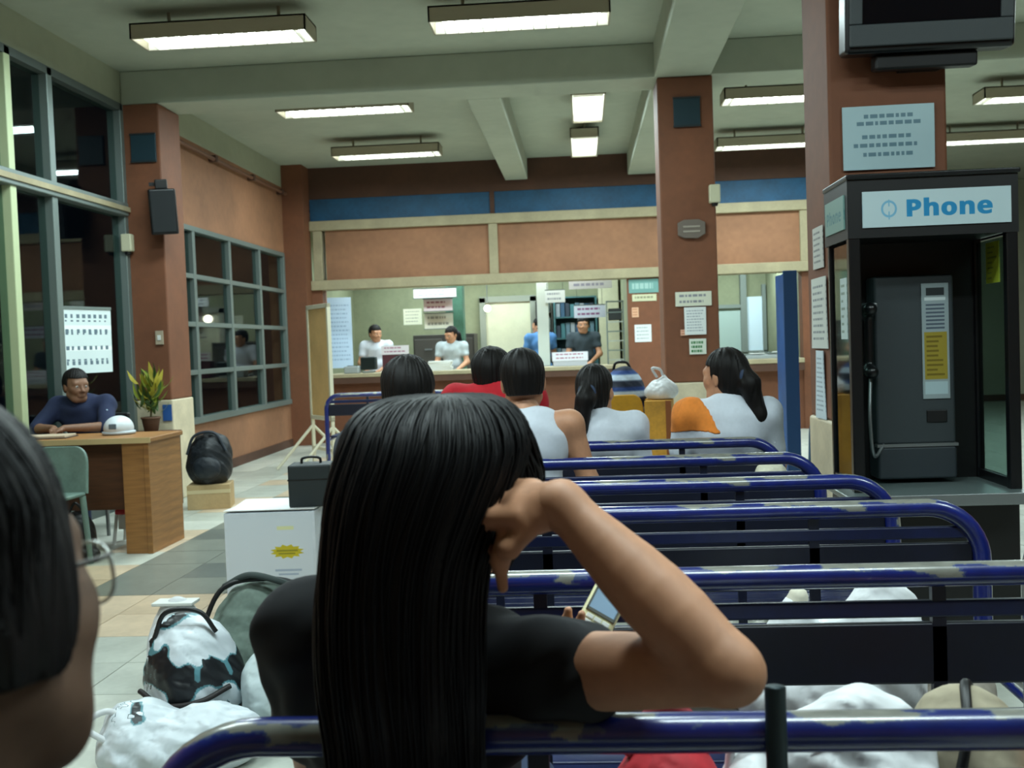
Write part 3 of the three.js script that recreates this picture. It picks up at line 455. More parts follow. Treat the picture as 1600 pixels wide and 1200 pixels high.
  const ins = part('instruction_strip', new THREE.BoxGeometry(0.105, 0.46, 0.004), std(0xffffff, 0.45, { map: sheetTex(128, 512, (x, W, H) => { x.fillStyle = '#8d9a9c'; x.fillRect(0, 0, W, H); x.fillStyle = '#20282b'; x.fillRect(22, 20, 86, 34); x.fillStyle = '#c9d2d2'; x.fillRect(14, 62, 100, 14); x.fillStyle = '#44505e'; for (let i = 0; i < 7; i++) x.fillRect(20, 92 + i * 17, 88, 8); x.fillStyle = '#93822a'; x.fillRect(10, 216, 108, 210); x.fillStyle = '#6b5a10'; for (let i = 0; i < 9; i++) x.fillRect(20, 232 + i * 21, rr(50, 86), 9); x.fillStyle = '#a7bcc0'; x.fillRect(10, 436, 108, 56); }) }), ph, 'printed strip, grey above and yellow below'); ins.position.set(0.08, 1.21, -0.017);
  part('coin_slot', bx(0.04, 0.885, -0.022, 0.12, 0.935, -0.014, 0.004), M.black, ph);
  const hs = part('handset', net(uni([cap([-0.185, 1.34, 0.0], [-0.185, 1.1, 0.0], 0.017), cap([-0.185, 1.34, -0.02], [-0.185, 1.345, 0.03], 0.027), cap([-0.185, 1.1, -0.02], [-0.185, 1.095, 0.03], 0.027)], 0.015), 0.006), M.blackSatin, ph, 'black handset hanging on its hook'); part('cord', tube(curve([[-0.185, 1.07, 0.01], [-0.2, 0.9, 0.05], [-0.18, 0.76, 0.03], [-0.13, 0.8, -0.02]]), 0.007, 8, V(1, 0, 0)), M.steel, hs);
  part('hook', bx(-0.2, 1.345, -0.06, -0.155, 1.37, 0.03, 0.006), M.steel, ph);
}
// ---------- television hung above the notice
{
  const t = thing('television', 'dark television in grey frame hung high on the telephone pillar', 'television', [1.41, 2.5, -4.33]); t.rotation.x = 0.1;
  part('case', bx(-0.33, -0.14, -0.1, 0.33, 0.4, 0.02, 0.02), M.blackSatin, t); part('bezel', merged([bx(-0.315, -0.115, 0.02, 0.315, -0.03, 0.035, 0.006), bx(-0.315, -0.03, 0.02, -0.265, 0.39, 0.035, 0.006), bx(0.265, -0.03, 0.02, 0.315, 0.39, 0.035, 0.006), bx(-0.315, 0.35, 0.02, 0.315, 0.39, 0.035, 0.006)]), std(0x3c4244, 0.5), t); part('screen', bx(-0.265, -0.03, 0.018, 0.265, 0.35, 0.026), std(0x070a10, 0.12), t); part('bracket', merged([bx(-0.2, -0.2, -0.1, 0.2, -0.14, -0.02, 0.01), bx(-0.08, -0.2, -0.16, 0.08, 0.3, -0.1)]), M.black, t);
}
// ---------- blue panel beyond the pillar and the teal chair beside it
{
  const t = thing('blue_partition', 'narrow upright blue partition beside the telephone pillar', 'partition', [1.47, 0, -7.5], 0.03); const B = paint([26, 74, 132], 0.3, 0.5, 0.8, 61);
  part('board', bx(-0.05, 0.05, -0.3, 0.03, 1.68, -0.02, 0.006), B, t); part('edge_strip', bx(-0.058, 0.05, -0.02, 0.038, 1.7, 0.0, 0.004), std(0x16406f, 0.45), t); for (const z of [-0.28, -0.04]) part('foot', bx(-0.14, 0, z - 0.02, 0.12, 0.05, z + 0.02, 0.008), M.aluDark, t);
}
function monobloc(x, z, turn, mat, label, h = 0.86, w = 0.42) {
  const t = thing('plastic_chair', label, 'chair', [x, 0, z], turn), a = w / 2;
  part('seat', bx(-a, 0.42, -0.4, a, 0.445, 0.0, 0.012), mat, t);
  const s = new THREE.Shape(); s.moveTo(-a, 0); s.lineTo(-a, h - 0.56); s.quadraticCurveTo(-a, h - 0.44, -a * 0.5, h - 0.44); s.lineTo(a * 0.5, h - 0.44); s.quadraticCurveTo(a, h - 0.44, a, h - 0.56); s.lineTo(a, 0);
  const g = new THREE.ExtrudeGeometry(s, { depth: 0.016, bevelSize: 0.006, bevelThickness: 0.006, bevelSegments: 2 }); g.rotateX(0.1); g.translate(0, 0.44, 0); part('backrest', g, mat, t);
  for (const [lx, lz] of [[-1, 0], [1, 0], [-1, 1], [1, 1]]) part('leg', tube([V(lx * a * 0.92, 0.42, -0.02 - lz * 0.36), V(lx * a * 1.02, 0, 0.01 - lz * 0.4)], t0 => 0.02 - t0 * 0.004, 8), mat, t);
  return t;
}
const YEL = paint([206, 150, 34], 0.2, 0.4, 0.6, 63), TEAL = paint([104, 128, 118], 0.25, 0.5, 0.6, 64);
monobloc(0.245, -6.9, 0.1, YEL, 'yellow plastic chair with striped bag on its seat', 0.9, 0.25);
monobloc(1.36, -5.75, 0.2, paint([28, 74, 104], 0.3, 0.5, 0.6, 65), 'dark teal plastic chair beside blue partition', 0.84, 0.36);
// ---------- soft bags: noise displaced rounded shapes
function lump(prims, cell, amp, s, k = 0.06) { const f = uni(prims, k), g = (x, y, z) => f(x, y, z) + amp * ((fbm(x * 16 + y * 9, z * 16 - y * 13, s, 3) - 0.5) * 2 + 0.6 * Math.sin(x * 31 + z * 17 + 5 * fbm(y * 12, x * 9, s + 2, 2)) * 0.5); g.box = [f.box[0].map(v => v - amp), f.box[1].map(v => v + amp)]; const floorY = prims.floor ?? -1e9; const h = (x, y, z) => Math.max(g(x, y, z), floorY - y); h.box = g.box; return net(h, cell); }
const floorAt = (y, p) => { p.floor = y; return p; };
const stripeMat = std(0xffffff, 0.75, { map: dataTex(8, 64, (u, v) => (v * 8 % 1) < 0.28 ? [190, 206, 222] : (v * 8 % 1) < 0.62 ? [26, 58, 120] : [20, 28, 48], true, [1, 1.15]) });
{
  const t = thing('duffel_bag', 'blue and white striped bag propped on yellow plastic chair', 'bag', [0.25, 0.445, -7.1]); part('shell', lump(floorAt(0, [ell([0, 0.16, 0], [0.15, 0.2, 0.13]), ell([0.02, 0.42, 0.02], [0.15, 0.22, 0.13])]), 0.012, 0.008, 5), stripeMat, t); part('handle', tube(curve([[-0.05, 0.61, 0], [-0.03, 0.66, 0.01], [0.04, 0.66, 0.01], [0.07, 0.61, 0]]), 0.009, 8), M.black, t);
  const c = thing('yellow_box', 'tall yellow brown carton next to striped bag', 'box', [0.49, 0, -6.95], -0.15); part('body', bx(-0.085, 0, -0.14, 0.085, 0.86, 0.14, 0.004), paint([196, 142, 48], 0.3, 0.6, 0.5, 66), c); part('flap', bx(-0.09, 0.86, -0.14, 0.09, 0.866, 0.03), std(0xb9862f, 0.7), c); part('side_band', bx(0.05, 0.0, 0.139, 0.086, 0.86, 0.144), std(0x8a4d22, 0.7), c);
}
const PLASTIC = phys(0xe6e8ea, 0.4, { transmission: 0.25, thickness: 0 }), WHITECLOTH = paint([214, 216, 218], 0.08, 0.85, 0.5, 67);
function knotBag(name, label, pos, prims, mat, sizes, turn = 0) { const t = thing(name, label, 'bag', pos, turn); part('sack', lump(floorAt(0, prims), sizes[0], sizes[1], sizes[2]), mat, t); return t; }
{
  let t = knotBag('plastic_bag', 'white plastic bag tied on top of yellow brown carton', [0.5, 0.866, -6.95], [ell([0, 0.05, 0], [0.11, 0.07, 0.09]), cap([0, 0.09, 0], [0.02, 0.15, 0], 0.03, 0.012)], PLASTIC, [0.008, 0.014, 8]); part('handle', tube(curve([[-0.02, 0.14, 0], [-0.05, 0.2, 0.01], [0.0, 0.19, 0.01], [0.02, 0.15, 0]]), 0.008, 6), PLASTIC, t);
  t = knotBag('plastic_bag', 'large white bag lying on the bench seat directly behind woman with phone', [0.5, 0.44, -2.12], [ell([-0.05, 0.1, 0], [0.17, 0.14, 0.13]), ell([0.07, 0.18, 0], [0.1, 0.15, 0.1]), cap([-0.12, 0.2, 0.02], [-0.1, 0.27, 0.02], 0.05, 0.03)], WHITECLOTH, [0.009, 0.014, 12]); part('knot', lump([cap([-0.1, 0.27, 0.02], [-0.09, 0.3, 0.02], 0.026, 0.02)], 0.006, 0.004, 15), std(0xcfc9b6, 0.8), t);
  t = knotBag('paper_bag', 'crumpled grey beige bag beside the large white bag on bench', [0.70, 0.44, -2.14], [ell([0, 0.08, 0], [0.1, 0.1, 0.1])], paint([150, 142, 130], 0.2, 0.8, 0.4, 68), [0.009, 0.012, 22]); part('fold', bx(-0.06, 0.15, -0.02, 0.05, 0.19, -0.012, 0.003), std(0x9a9186, 0.8), t);
  t = knotBag('cloth_bundle', 'cream cloth bundle left on bench in front of telephone pillar', [0.66, 0.44, -3.93], [ell([0, 0.14, 0], [0.07, 0.2, 0.09]), ell([0.02, 0.24, 0], [0.06, 0.1, 0.07])], paint([204, 200, 178], 0.1, 0.9, 0.4, 69), [0.009, 0.012, 24]); part('fold', lump([cap([-0.03, 0.3, 0.05], [0.05, 0.3, 0.06], 0.025, 0.018)], 0.007, 0.005, 25), std(0xc5c0a8, 0.9), t);
  t = knotBag('red_bag', 'red cloth bag on the seat beside long haired woman', [0.09, 0.44, -1.36], [ell([0, 0.1, 0], [0.075, 0.16, 0.09]), ell([0, 0.2, 0], [0.07, 0.11, 0.08])], paint([176, 28, 40], 0.25, 0.7, 0.4, 70), [0.008, 0.008, 26]); part('strap', tube(curve([[-0.05, 0.28, 0], [-0.02, 0.33, -0.01], [0.03, 0.33, -0.01], [0.05, 0.28, 0]]), 0.008, 8), std(0x7d1420, 0.7), t);
  t = knotBag('plastic_bag', 'small white carrier bag squeezed between red bag and tall white bag', [0.19, 0.44, -1.36], [ell([0, 0.11, 0], [0.04, 0.15, 0.08]), ell([0.01, 0.2, 0], [0.03, 0.08, 0.06])], PLASTIC, [0.008, 0.008, 27]); part('handle', tube(curve([[-0.02, 0.26, 0], [-0.01, 0.3, 0], [0.02, 0.3, 0], [0.03, 0.26, 0]]), 0.006, 6), PLASTIC, t);
  t = knotBag('plastic_bag', 'tall bulging white bag standing on the front bench beside the dark post', [0.325, 0.44, -1.37], [ell([0, 0.12, 0], [0.09, 0.2, 0.1]), ell([-0.015, 0.24, 0], [0.085, 0.11, 0.085]), ell([0.05, 0.24, 0.01], [0.05, 0.09, 0.06])], WHITECLOTH, [0.007, 0.02, 31]); part('handle', tube(curve([[-0.06, 0.29, 0.05], [-0.02, 0.325, 0.06], [0.03, 0.325, 0.05], [0.06, 0.29, 0.05]]), 0.006, 6), WHITECLOTH, t);
  t = knotBag('cloth_bag', 'beige cloth bag with dark strap on the front bench', [0.485, 0.44, -1.4], [ell([0, 0.14, 0], [0.07, 0.2, 0.08]), ell([-0.01, 0.25, 0], [0.065, 0.1, 0.07])], paint([156, 146, 124], 0.2, 0.85, 0.4, 74), [0.009, 0.009, 28]); part('strap', tube(curve([[-0.05, 0.2, 0.075], [-0.02, 0.31, 0.06], [0.0, 0.355, 0.0], [0.04, 0.28, -0.05]]), 0.007, 8), M.black, t);
  t = knotBag('orange_bag', 'peach coloured cloth bag at far end of front bench', [0.60, 0.44, -1.36], [ell([0, 0.12, 0], [0.085, 0.2, 0.09])], paint([206, 140, 106], 0.2, 0.8, 0.4, 75), [0.009, 0.008, 29]); part('drawstring', tube(curve([[-0.06, 0.28, 0.04], [0.0, 0.31, 0.07], [0.06, 0.28, 0.04]]), 0.006, 6), std(0x1d6f8c, 0.7), t);
}
// ---------- white carton, dark case on it, luggage pile beside the benches
{
  const t = thing('carton', 'white carton with yellow emblem standing on slate floor tiles', 'box', [-1.64, 0, -5.5], 0.04);
  part('body', bx(-0.235, 0, -0.21, 0.235, 0.44, 0.21, 0.004), paint([206, 216, 226], 0.08, 0.7, 0.6, 76), t);
  const e = part('emblem', new THREE.PlaneGeometry(0.44, 0.4), std(0xffffff, 0.7, { map: sheetTex(256, 256, (x, W, H) => { x.fillStyle = '#cdd8e2'; x.fillRect(0, 0, W, H); x.fillStyle = '#c2b324'; x.beginPath(); for (let i = 0; i < 24; i++) { const a = i / 24 * Math.PI * 2, r = i % 2 ? 1 : 0.74; x.lineTo(178 + Math.cos(a) * 52 * r, 118 + Math.sin(a) * 24 * r); } x.fill(); x.fillStyle = '#8f8a22'; x.fillRect(146, 112, 64, 6); x.fillRect(152, 122, 50, 5); x.fillStyle = '#d6dcae'; x.fillRect(150, 34, 50, 12); x.fillStyle = '#9fb0c6'; x.fillRect(140, 176, 80, 7); x.fillRect(150, 190, 60, 6); }) }), t, 'yellow starburst emblem printed on the front'); e.position.set(0, 0.22, 0.2115);
  for (const k of [-1, 1]) { const f = part('flap', bx(-0.235, 0, -0.105, 0.235, 0.004, 0.105), std(0xe4e7e8, 0.7), t); f.position.set(0, 0.446, k * 0.104); f.rotation.x = k * -0.04; }
  const c = thing('dark_case', 'dark boxy case sitting on white carton', 'case', [-1.44, 0.452, -5.44], 0.1); part('body', bx(-0.11, 0, -0.09, 0.11, 0.22, 0.09, 0.012), std(0x1c2629, 0.55), c); part('lid_seam', bx(-0.112, 0.14, -0.092, 0.112, 0.146, 0.092), M.black, c); part('handle', tube(curve([[-0.05, 0.22, 0], [-0.045, 0.245, 0], [0.045, 0.245, 0], [0.05, 0.22, 0]]), 0.007, 8), M.black, c);
  let b = knotBag('shoulder_bag', 'grey green shoulder bag with dark piping behind printed plastic bags', [-1.22, 0, -3.72], [ell([0, 0.14, 0], [0.2, 0.2, 0.13]), ell([0.03, 0.28, 0], [0.17, 0.16, 0.09])], paint([112, 128, 118], 0.2, 0.8, 0.5, 77), [0.011, 0.01, 32], 0.15); part('piping', tube(curve([[-0.17, 0.2, 0.1], [-0.15, 0.33, 0.08], [-0.09, 0.43, 0.05], [0.04, 0.45, 0.04], [0.16, 0.42, 0.03], [0.2, 0.3, 0.05]]), 0.009, 8), M.black, b); part('strap', tube(curve([[-0.1, 0.42, 0.0], [0.0, 0.47, 0.06], [0.1, 0.45, 0.08], [0.19, 0.4, 0.05]]), 0.012, 8), std(0x3c4644, 0.8), b);
  const blotch = (s, th) => phys(0xffffff, 0.42, { map: dataTex(128, 128, (u, v) => { const n = fbm(u * 4, v * 4, s, 3, 4); return n > th ? [18, 22, 26] : n > th - 0.03 ? [88, 140, 150] : [214, 222, 228]; }, true, [2.2, 2.2]) });
  b = knotBag('plastic_bag', 'round white plastic bag with black print on floor pile', [-1.33, 0, -3.42], [ell([0, 0.16, 0], [0.17, 0.17, 0.15]), ell([-0.02, 0.28, 0.0], [0.13, 0.12, 0.12])], blotch(101, 0.52), [0.01, 0.012, 33]); part('handle', tube(curve([[-0.1, 0.34, 0.08], [-0.06, 0.42, 0.08], [0.05, 0.42, 0.07], [0.1, 0.35, 0.06]]), 0.008, 8), M.black, b); part('rim', tube(curve([[-0.15, 0.17, 0.1], [-0.05, 0.14, 0.16], [0.07, 0.15, 0.155], [0.15, 0.18, 0.09]]), 0.009, 8), std(0x201a1a, 0.6), b);
  b = knotBag('plastic_bag', 'crumpled pale plastic bag with dark logo at foot of the pile', [-1.28, 0, -3.12], [ell([0, 0.07, 0], [0.24, 0.1, 0.14]), ell([-0.12, 0.12, -0.02], [0.1, 0.09, 0.1]), ell([0.12, 0.1, 0.02], [0.12, 0.08, 0.1])], blotch(111, 0.66), [0.011, 0.016, 34], 0.3); part('handle', tube(curve([[-0.2, 0.12, 0.05], [-0.26, 0.17, 0.04], [-0.2, 0.2, 0.02], [-0.14, 0.17, 0.02]]), 0.01, 6), PLASTIC, b);
  b = knotBag('plastic_bag', 'teal and white plastic bag tucked beside the bench end', [-1.06, 0, -3.38], [ell([0, 0.14, 0], [0.1, 0.16, 0.1])], phys(0xffffff, 0.4, { map: dataTex(64, 64, (u, v) => fbm(u * 3, v * 3, 121, 2, 3) > 0.5 ? [110, 196, 188] : [210, 224, 226], true, [2, 2]) }), [0.01, 0.01, 35]); part('handle', tube(curve([[-0.04, 0.28, 0], [0, 0.34, 0], [0.04, 0.28, 0]]), 0.01, 6), PLASTIC, b);
  b = knotBag('paper_packet', 'white paper packet lying on top behind round printed bag', [-1.5, 0, -3.7], [ell([0, 0.17, 0], [0.11, 0.22, 0.08])], WHITECLOTH, [0.01, 0.01, 36]); part('flap', bx(-0.07, 0.365, -0.03, 0.08, 0.377, 0.05, 0.003), M.white, b);
}
// ---------- desk group
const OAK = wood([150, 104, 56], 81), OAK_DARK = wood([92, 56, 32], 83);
{
  const t = thing('desk', 'brown wooden desk with recessed front panel before the guard', 'desk', [-3.32, 0, -6.95]);
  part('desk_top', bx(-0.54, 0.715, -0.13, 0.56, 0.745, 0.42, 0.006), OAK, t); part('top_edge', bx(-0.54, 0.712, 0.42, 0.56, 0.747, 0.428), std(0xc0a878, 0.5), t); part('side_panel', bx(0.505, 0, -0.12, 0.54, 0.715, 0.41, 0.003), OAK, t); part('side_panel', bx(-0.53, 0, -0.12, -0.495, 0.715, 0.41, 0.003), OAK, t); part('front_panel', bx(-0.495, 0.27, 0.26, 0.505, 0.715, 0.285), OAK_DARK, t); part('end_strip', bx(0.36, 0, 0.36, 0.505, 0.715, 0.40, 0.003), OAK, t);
  const h = thing('helmet', 'round white helmet lying on the desk', 'helmet', [-3.13, 0.747, -6.9]); const hf = uni([ell([0, 0.04, 0], [0.095, 0.085, 0.11])], 0.01), hg = (x, y, z) => Math.max(hf(x, y, z), -y); hg.box = hf.box; part('shell', net(hg, 0.007), std(0xcfd6da, 0.35), h); part('visor', new THREE.TorusGeometry(0.098, 0.012, 8, 30).rotateX(Math.PI / 2).translate(0, 0.012, 0), std(0xb8c2c8, 0.4), h); part('badge', bx(-0.02, 0.04, 0.098, 0.03, 0.075, 0.112, 0.004), std(0x60707c, 0.5), h);
  const f = thing('papers', 'open logbook with pale pages on the desk under guard', 'logbook', [-3.6, 0.747, -6.75], 0.1); part('pages', bx(-0.2, 0, -0.1, 0.2, 0.018, 0.1, 0.004), std(0xb9a58c, 0.8), f); part('cover', bx(-0.21, -0.001, -0.11, 0.21, 0.005, 0.11), std(0x4a3a30, 0.8), f);
  const b = knotBag('cloth_bundle', 'pale crumpled cloth on the desk corner', [-3.78, 0.747, -6.66], [ell([0, 0.03, 0], [0.08, 0.06, 0.08])], paint([150, 152, 156], 0.2, 0.9, 0.4, 84), [0.008, 0.012, 41]); part('fold', lump([cap([-0.04, 0.07, 0], [0.05, 0.08, 0], 0.02)], 0.006, 0.005, 42), std(0xa9abad, 0.9), b);
  const ch = monobloc(-3.24, -6.28, Math.PI * 0.98, TEAL, 'pale teal chair drawn up before the desk', 0.72, 0.34);
  const bag = knotBag('black_bag', 'black bag hung on the teal chair seat', [-3.2, 0, -6.4], [ell([0, 0.14, 0], [0.11, 0.17, 0.1]), cap([0.05, 0.05, 0.02], [0.12, 0.04, 0.05], 0.045, 0.04)], M.black, [0.01, 0.008, 43]); part('strap', tube(curve([[-0.06, 0.28, 0], [0, 0.36, 0.02], [0.06, 0.28, 0]]), 0.009, 6), M.black, bag);
  const st = thing('step_stool', 'small white stool with red seat under the desk', 'stool', [-3.1, 0, -6.98]); part('seat', bx(-0.09, 0.2, -0.08, 0.09, 0.235, 0.08, 0.01), std(0xb02028, 0.5), st); for (const [a, c] of [[-1, -1], [1, -1], [-1, 1], [1, 1]]) part('leg', tube([V(a * 0.08, 0.2, c * 0.07), V(a * 0.1, 0, c * 0.085)], 0.012, 8), M.white, st); part('apron', bx(-0.07, 0.1, 0.06, 0.07, 0.2, 0.07), M.white, st);
  const bb = thing('beige_box', 'beige carton on floor beside the desk under a black bag', 'box', [-3.1, 0, -8.5], 0.2); part('body', bx(-0.17, 0, -0.14, 0.17, 0.2, 0.14, 0.004), paint([176, 150, 108], 0.15, 0.8, 0.5, 85), bb); part('tape', bx(-0.171, 0.13, 0.12, 0.171, 0.16, 0.142), std(0xc7b58c, 0.4), bb);
  const k = knotBag('black_bag', 'bulging black bag on top of beige carton beside the desk', [-3.1, 0.2, -8.5], [ell([0, 0.15, 0], [0.19, 0.2, 0.16]), ell([0.02, 0.28, 0], [0.16, 0.14, 0.14])], std(0x14181d, 0.5), [0.012, 0.012, 44]); part('strap', tube(curve([[-0.15, 0.25, 0.1], [-0.08, 0.4, 0.1], [0.08, 0.42, 0.09], [0.17, 0.27, 0.08]]), 0.012, 8), std(0x232a33, 0.6), k); part('pocket', lump([ell([0.02, 0.14, 0.13], [0.12, 0.1, 0.06])], 0.01, 0.006, 45), std(0x1a2027, 0.5), k);
}
// ---------- potted plant at the pillar
{
  const tb = thing('plant_stand', 'dark wooden stand under the plant beside pillar', 'stand', [-3.63, 0, -8.62]); part('top', bx(-0.2, 0.6, -0.16, 0.2, 0.63, 0.16, 0.006), OAK_DARK, tb); for (const [a, c] of [[-1, -1], [1, -1], [-1, 1], [1, 1]]) part('leg', bx(a * 0.17 - 0.018, 0, c * 0.13 - 0.018, a * 0.17 + 0.018, 0.6, c * 0.13 + 0.018), OAK_DARK, tb);
  const t = thing('potted_plant', 'bushy plant with yellow green leaves on dark stand', 'plant', [-3.63, 0.63, -8.62]); part('pot', new THREE.LatheGeometry([[0.001, 0], [0.055, 0], [0.075, 0.11], [0.082, 0.11], [0.082, 0.125], [0.068, 0.125], [0.06, 0.1], [0.001, 0.1]].map(p => new THREE.Vector2(...p)), 20), std(0x5a3b26, 0.7), t); part('stem', tube(curve([[0, 0.1, 0], [0.01, 0.25, 0], [-0.01, 0.4, 0.01]]), 0.009, 6), std(0x4a4220, 0.8), t);
  const lm = [0x7d8a1e, 0x3f5a20, 0xa89a22].map(c => phys(c, 0.7, { side: THREE.DoubleSide, transmission: 0.2, thickness: 0 }));
  const ls = new THREE.Shape(); ls.moveTo(0, 0); ls.quadraticCurveTo(0.03, 0.05, 0, 0.13); ls.quadraticCurveTo(-0.03, 0.05, 0, 0); const lg = new THREE.ShapeGeometry(ls, 5); { const p = lg.attributes.position; for (let i = 0; i < p.count; i++) p.setZ(i, -3 * p.getY(i) ** 2 + Math.abs(p.getX(i)) * 0.4); lg.computeVertexNormals(); }
  for (let i = 0; i < 84; i++) { const m = part('leaf', lg, lm[i % 3], t); m.position.set(rr(-0.07, 0.07), rr(0.14, 0.42), rr(-0.07, 0.07)); m.rotation.set(rr(0.1, 1.5), rr(0, 6.28), rr(-0.5, 0.5), 'YXZ'); m.scale.setScalar(rr(0.8, 1.35)); }
}
// ---------- notice board on stand
{
  const t = thing('notice_board', 'tan notice board in white frame on splayed easel legs', 'notice board', [-2.77, 0, -11], -0.95); const W = std(0xc9c4ac, 0.6);
  part('board', bx(-0.27, 0.55, -0.012, 0.27, 1.72, 0.006), paint([206, 170, 112], 0.12, 0.8, 0.8, 86), t); part('frame', merged([bx(-0.3, 1.7, -0.02, 0.3, 1.745, 0.02, 0.004), bx(-0.3, 0.525, -0.02, 0.3, 0.57, 0.02, 0.004), bx(-0.3, 0.525, -0.02, -0.262, 1.745, 0.02, 0.004), bx(0.262, 0.525, -0.02, 0.3, 1.745, 0.02, 0.004)]), W, t);
  for (const k of [-1, 1]) { part('upright', bx(k * 0.28 - 0.016, 0.02, -0.016, k * 0.28 + 0.016, 0.53, 0.016), W, t); for (const d of [-1, 1]) part('leg', tube([V(k * 0.28, 0.46, 0), V(k * 0.28, 0.015, d * 0.42)], 0.017, 8, V(1, 0, 0)), W, t); } part('crossbar', bx(-0.28, 0.2, -0.012, 0.28, 0.235, 0.012), W, t);
}
// ---------- inside the ticket office
const slab = (name, x0, y0, z0, x1, y1, z1, mat, label, category, group) => { const o = solo(name, bx(-(x1 - x0) / 2, -(y1 - y0) / 2, -(z0 - z1) / 2, (x1 - x0) / 2, (y1 - y0) / 2, (z0 - z1) / 2, 0.006), mat, label, category, group); o.position.set((x0 + x1) / 2, (y0 + y1) / 2, (z0 + z1) / 2); return o; };
{
  sheet('poster', 0.42, 1.0, [-3.88, 1.55, -15.9], Math.PI / 2, printed('#bcd0e2', '#8aa4c0', 10), 'tall pale blue poster on office side wall by counter', 'poster');
  sheet('poster', 0.34, 1.0, [-3.42, 1.5, -14.8], 0.3, printed('#b9cfe6', '#93abc8', 14), 'tall pale blue chart hung behind the notice board', 'poster').rotation.y = 0.3;
  sheet('notice', 0.28, 0.24, [-2.55, 1.72, -15.9], 0, printed('#e8e9d2', '#b5b6a4', 4), 'cream sheet hanging in office beside stacked signs', 'notice');
  for (const [x, y, w, h, c, k, l] of [[-2.1, 2.03, 0.62, 0.13, '#dfe4e6', '#9aa4b0', 'white hanging sign in office, topmost of three'], [-2.07, 1.86, 0.42, 0.17, '#cbbcc0', '#8b5b68', 'pinkish hanging sign in office, middle of three'], [-2.08, 1.63, 0.42, 0.22, '#cfcfbe', '#8f8f84', 'beige hanging sign in office, lowest of three']]) { const t = thing('hanging_sign', l, 'sign', [x, y, -15.2 - (2.03 - y) * 0.4]); const m = part('board', new THREE.BoxGeometry(w, h, 0.02), printed(c, k, 2, { fat: 0.4 }), t); m.position.set(0, 0, 0); part('frame', merged([bx(-w / 2 - 0.012, h / 2, -0.015, w / 2 + 0.012, h / 2 + 0.012, 0.015), bx(-w / 2 - 0.012, -h / 2 - 0.012, -0.015, w / 2 + 0.012, -h / 2, 0.015)]), M.aluDark, t); for (const s of [-0.4, 0.4]) part('cord', cyl(0.003, 0.003, Math.max(0.05, 2.99 - y - h / 2), s * w, (2.99 - y - h / 2) / 2 + h / 2, -0.012, 6), M.black, t); }
  const gp = thing('green_column', 'green painted column inside office beside the doorway', 'column', [-1.86, 0, -15.6]); part('shaft', bx(-0.13, 0.1, -0.13, 0.13, 3, 0.13, 0.01), paint([74, 118, 98], 0.3, 0.7, 1, 131), gp); part('plinth', bx(-0.15, 0, -0.15, 0.15, 0.1, 0.15), M.aluDark, gp);
  const cb = thing('filing_cabinet', 'dark filing cabinet behind clerks under the hanging signs', 'cabinet', [-2.25, 0, -17.4]); part('body', bx(-0.5, 0, -0.3, 0.5, 1.45, 0.3, 0.01), std(0x3a3631, 0.6), cb); for (let i = 0; i < 3; i++) for (const k of [-1, 1]) { const d = part('drawer', bx(k * 0.25 - 0.225, 0.1 + i * 0.44, 0.3, k * 0.25 + 0.225, 0.5 + i * 0.44, 0.316, 0.006), std(0x4b4640, 0.6), cb); part('handle', bx(k * 0.25 - 0.06, 0.32 + i * 0.44, 0.316, k * 0.25 + 0.06, 0.345 + i * 0.44, 0.33), M.steel, d); }
  const dr = struct('door_1', 'pale office doorway in grey frame behind the counter'); part('door_frame', merged([bx(-1.72, 0, -17.9, -1.62, 2.05, -18), bx(-0.86, 0, -17.9, -0.76, 2.05, -18), bx(-1.72, 1.97, -17.9, -0.76, 2.07, -18)]), std(0x8b9084, 0.6), dr); part('door_leaf', bx(-1.62, 0, -17.94, -0.86, 1.97, -17.98), paint([206, 206, 180], 0.08, 0.4, 1, 132), dr); part('door_handle', bx(-0.95, 1.0, -17.9, -0.91, 1.12, -17.94, 0.01), M.steel, dr);
  const wl = thing('lamp_glint', 'small added glowing globe standing for lamp reflection on pale office door', 'lamp', [-1.56, 1.86, -17.6]); part('backplate', cyl(0.03, 0.03, 0.012, 0, 0.1, 0, 16), M.steel, wl); const gl = part('globe', new THREE.SphereGeometry(0.06, 18, 12), std(0xffffff, 0.3, { emissive: 0xfff4d8, emissiveIntensity: 3 }), wl); const pl = new THREE.PointLight(0xfff4d8, 0.6); pl.position.set(-1.56, 1.86, -17.52); pl.castShadow = true; pl.shadow.radius = 3; scene.add(pl); part('rod', cyl(0.008, 0.008, 1.04, 0, 0.62, 0, 8), M.steel, wl);  // globe and point light added to stand for a lamp reflection at the doorway
  const rk = thing('wall_rack', 'narrow dark rack of folders right of the office door', 'rack', [-0.62, 0, -17.8]); part('rack_frame', merged([bx(-0.14, 0, -0.18, -0.12, 1.95, 0.16), bx(0.12, 0, -0.18, 0.14, 1.95, 0.16), ...[0.3, 0.7, 1.1, 1.45, 1.75].map(y => bx(-0.13, y, -0.18, 0.13, y + 0.02, 0.16))]), std(0x33322d, 0.6), rk); for (const [y, c] of [[0.32, 0x6d5a44], [0.72, 0x4a5a58], [1.12, 0x7a3c34], [1.47, 0x57615c], [1.77, 0x2f3a38]]) for (let i = 0; i < 4; i++) part('folder', bx(-0.11 + i * 0.055, y, -0.1, -0.065 + i * 0.055, y + 0.2, 0.12), std(c, 0.7), rk);
  slab('white_column', -0.62, 0.93, -14.9, -0.46, 2.99, -15.05, std(0xc9d2cc, 0.6), 'slim white column standing in the office above counter', 'column');
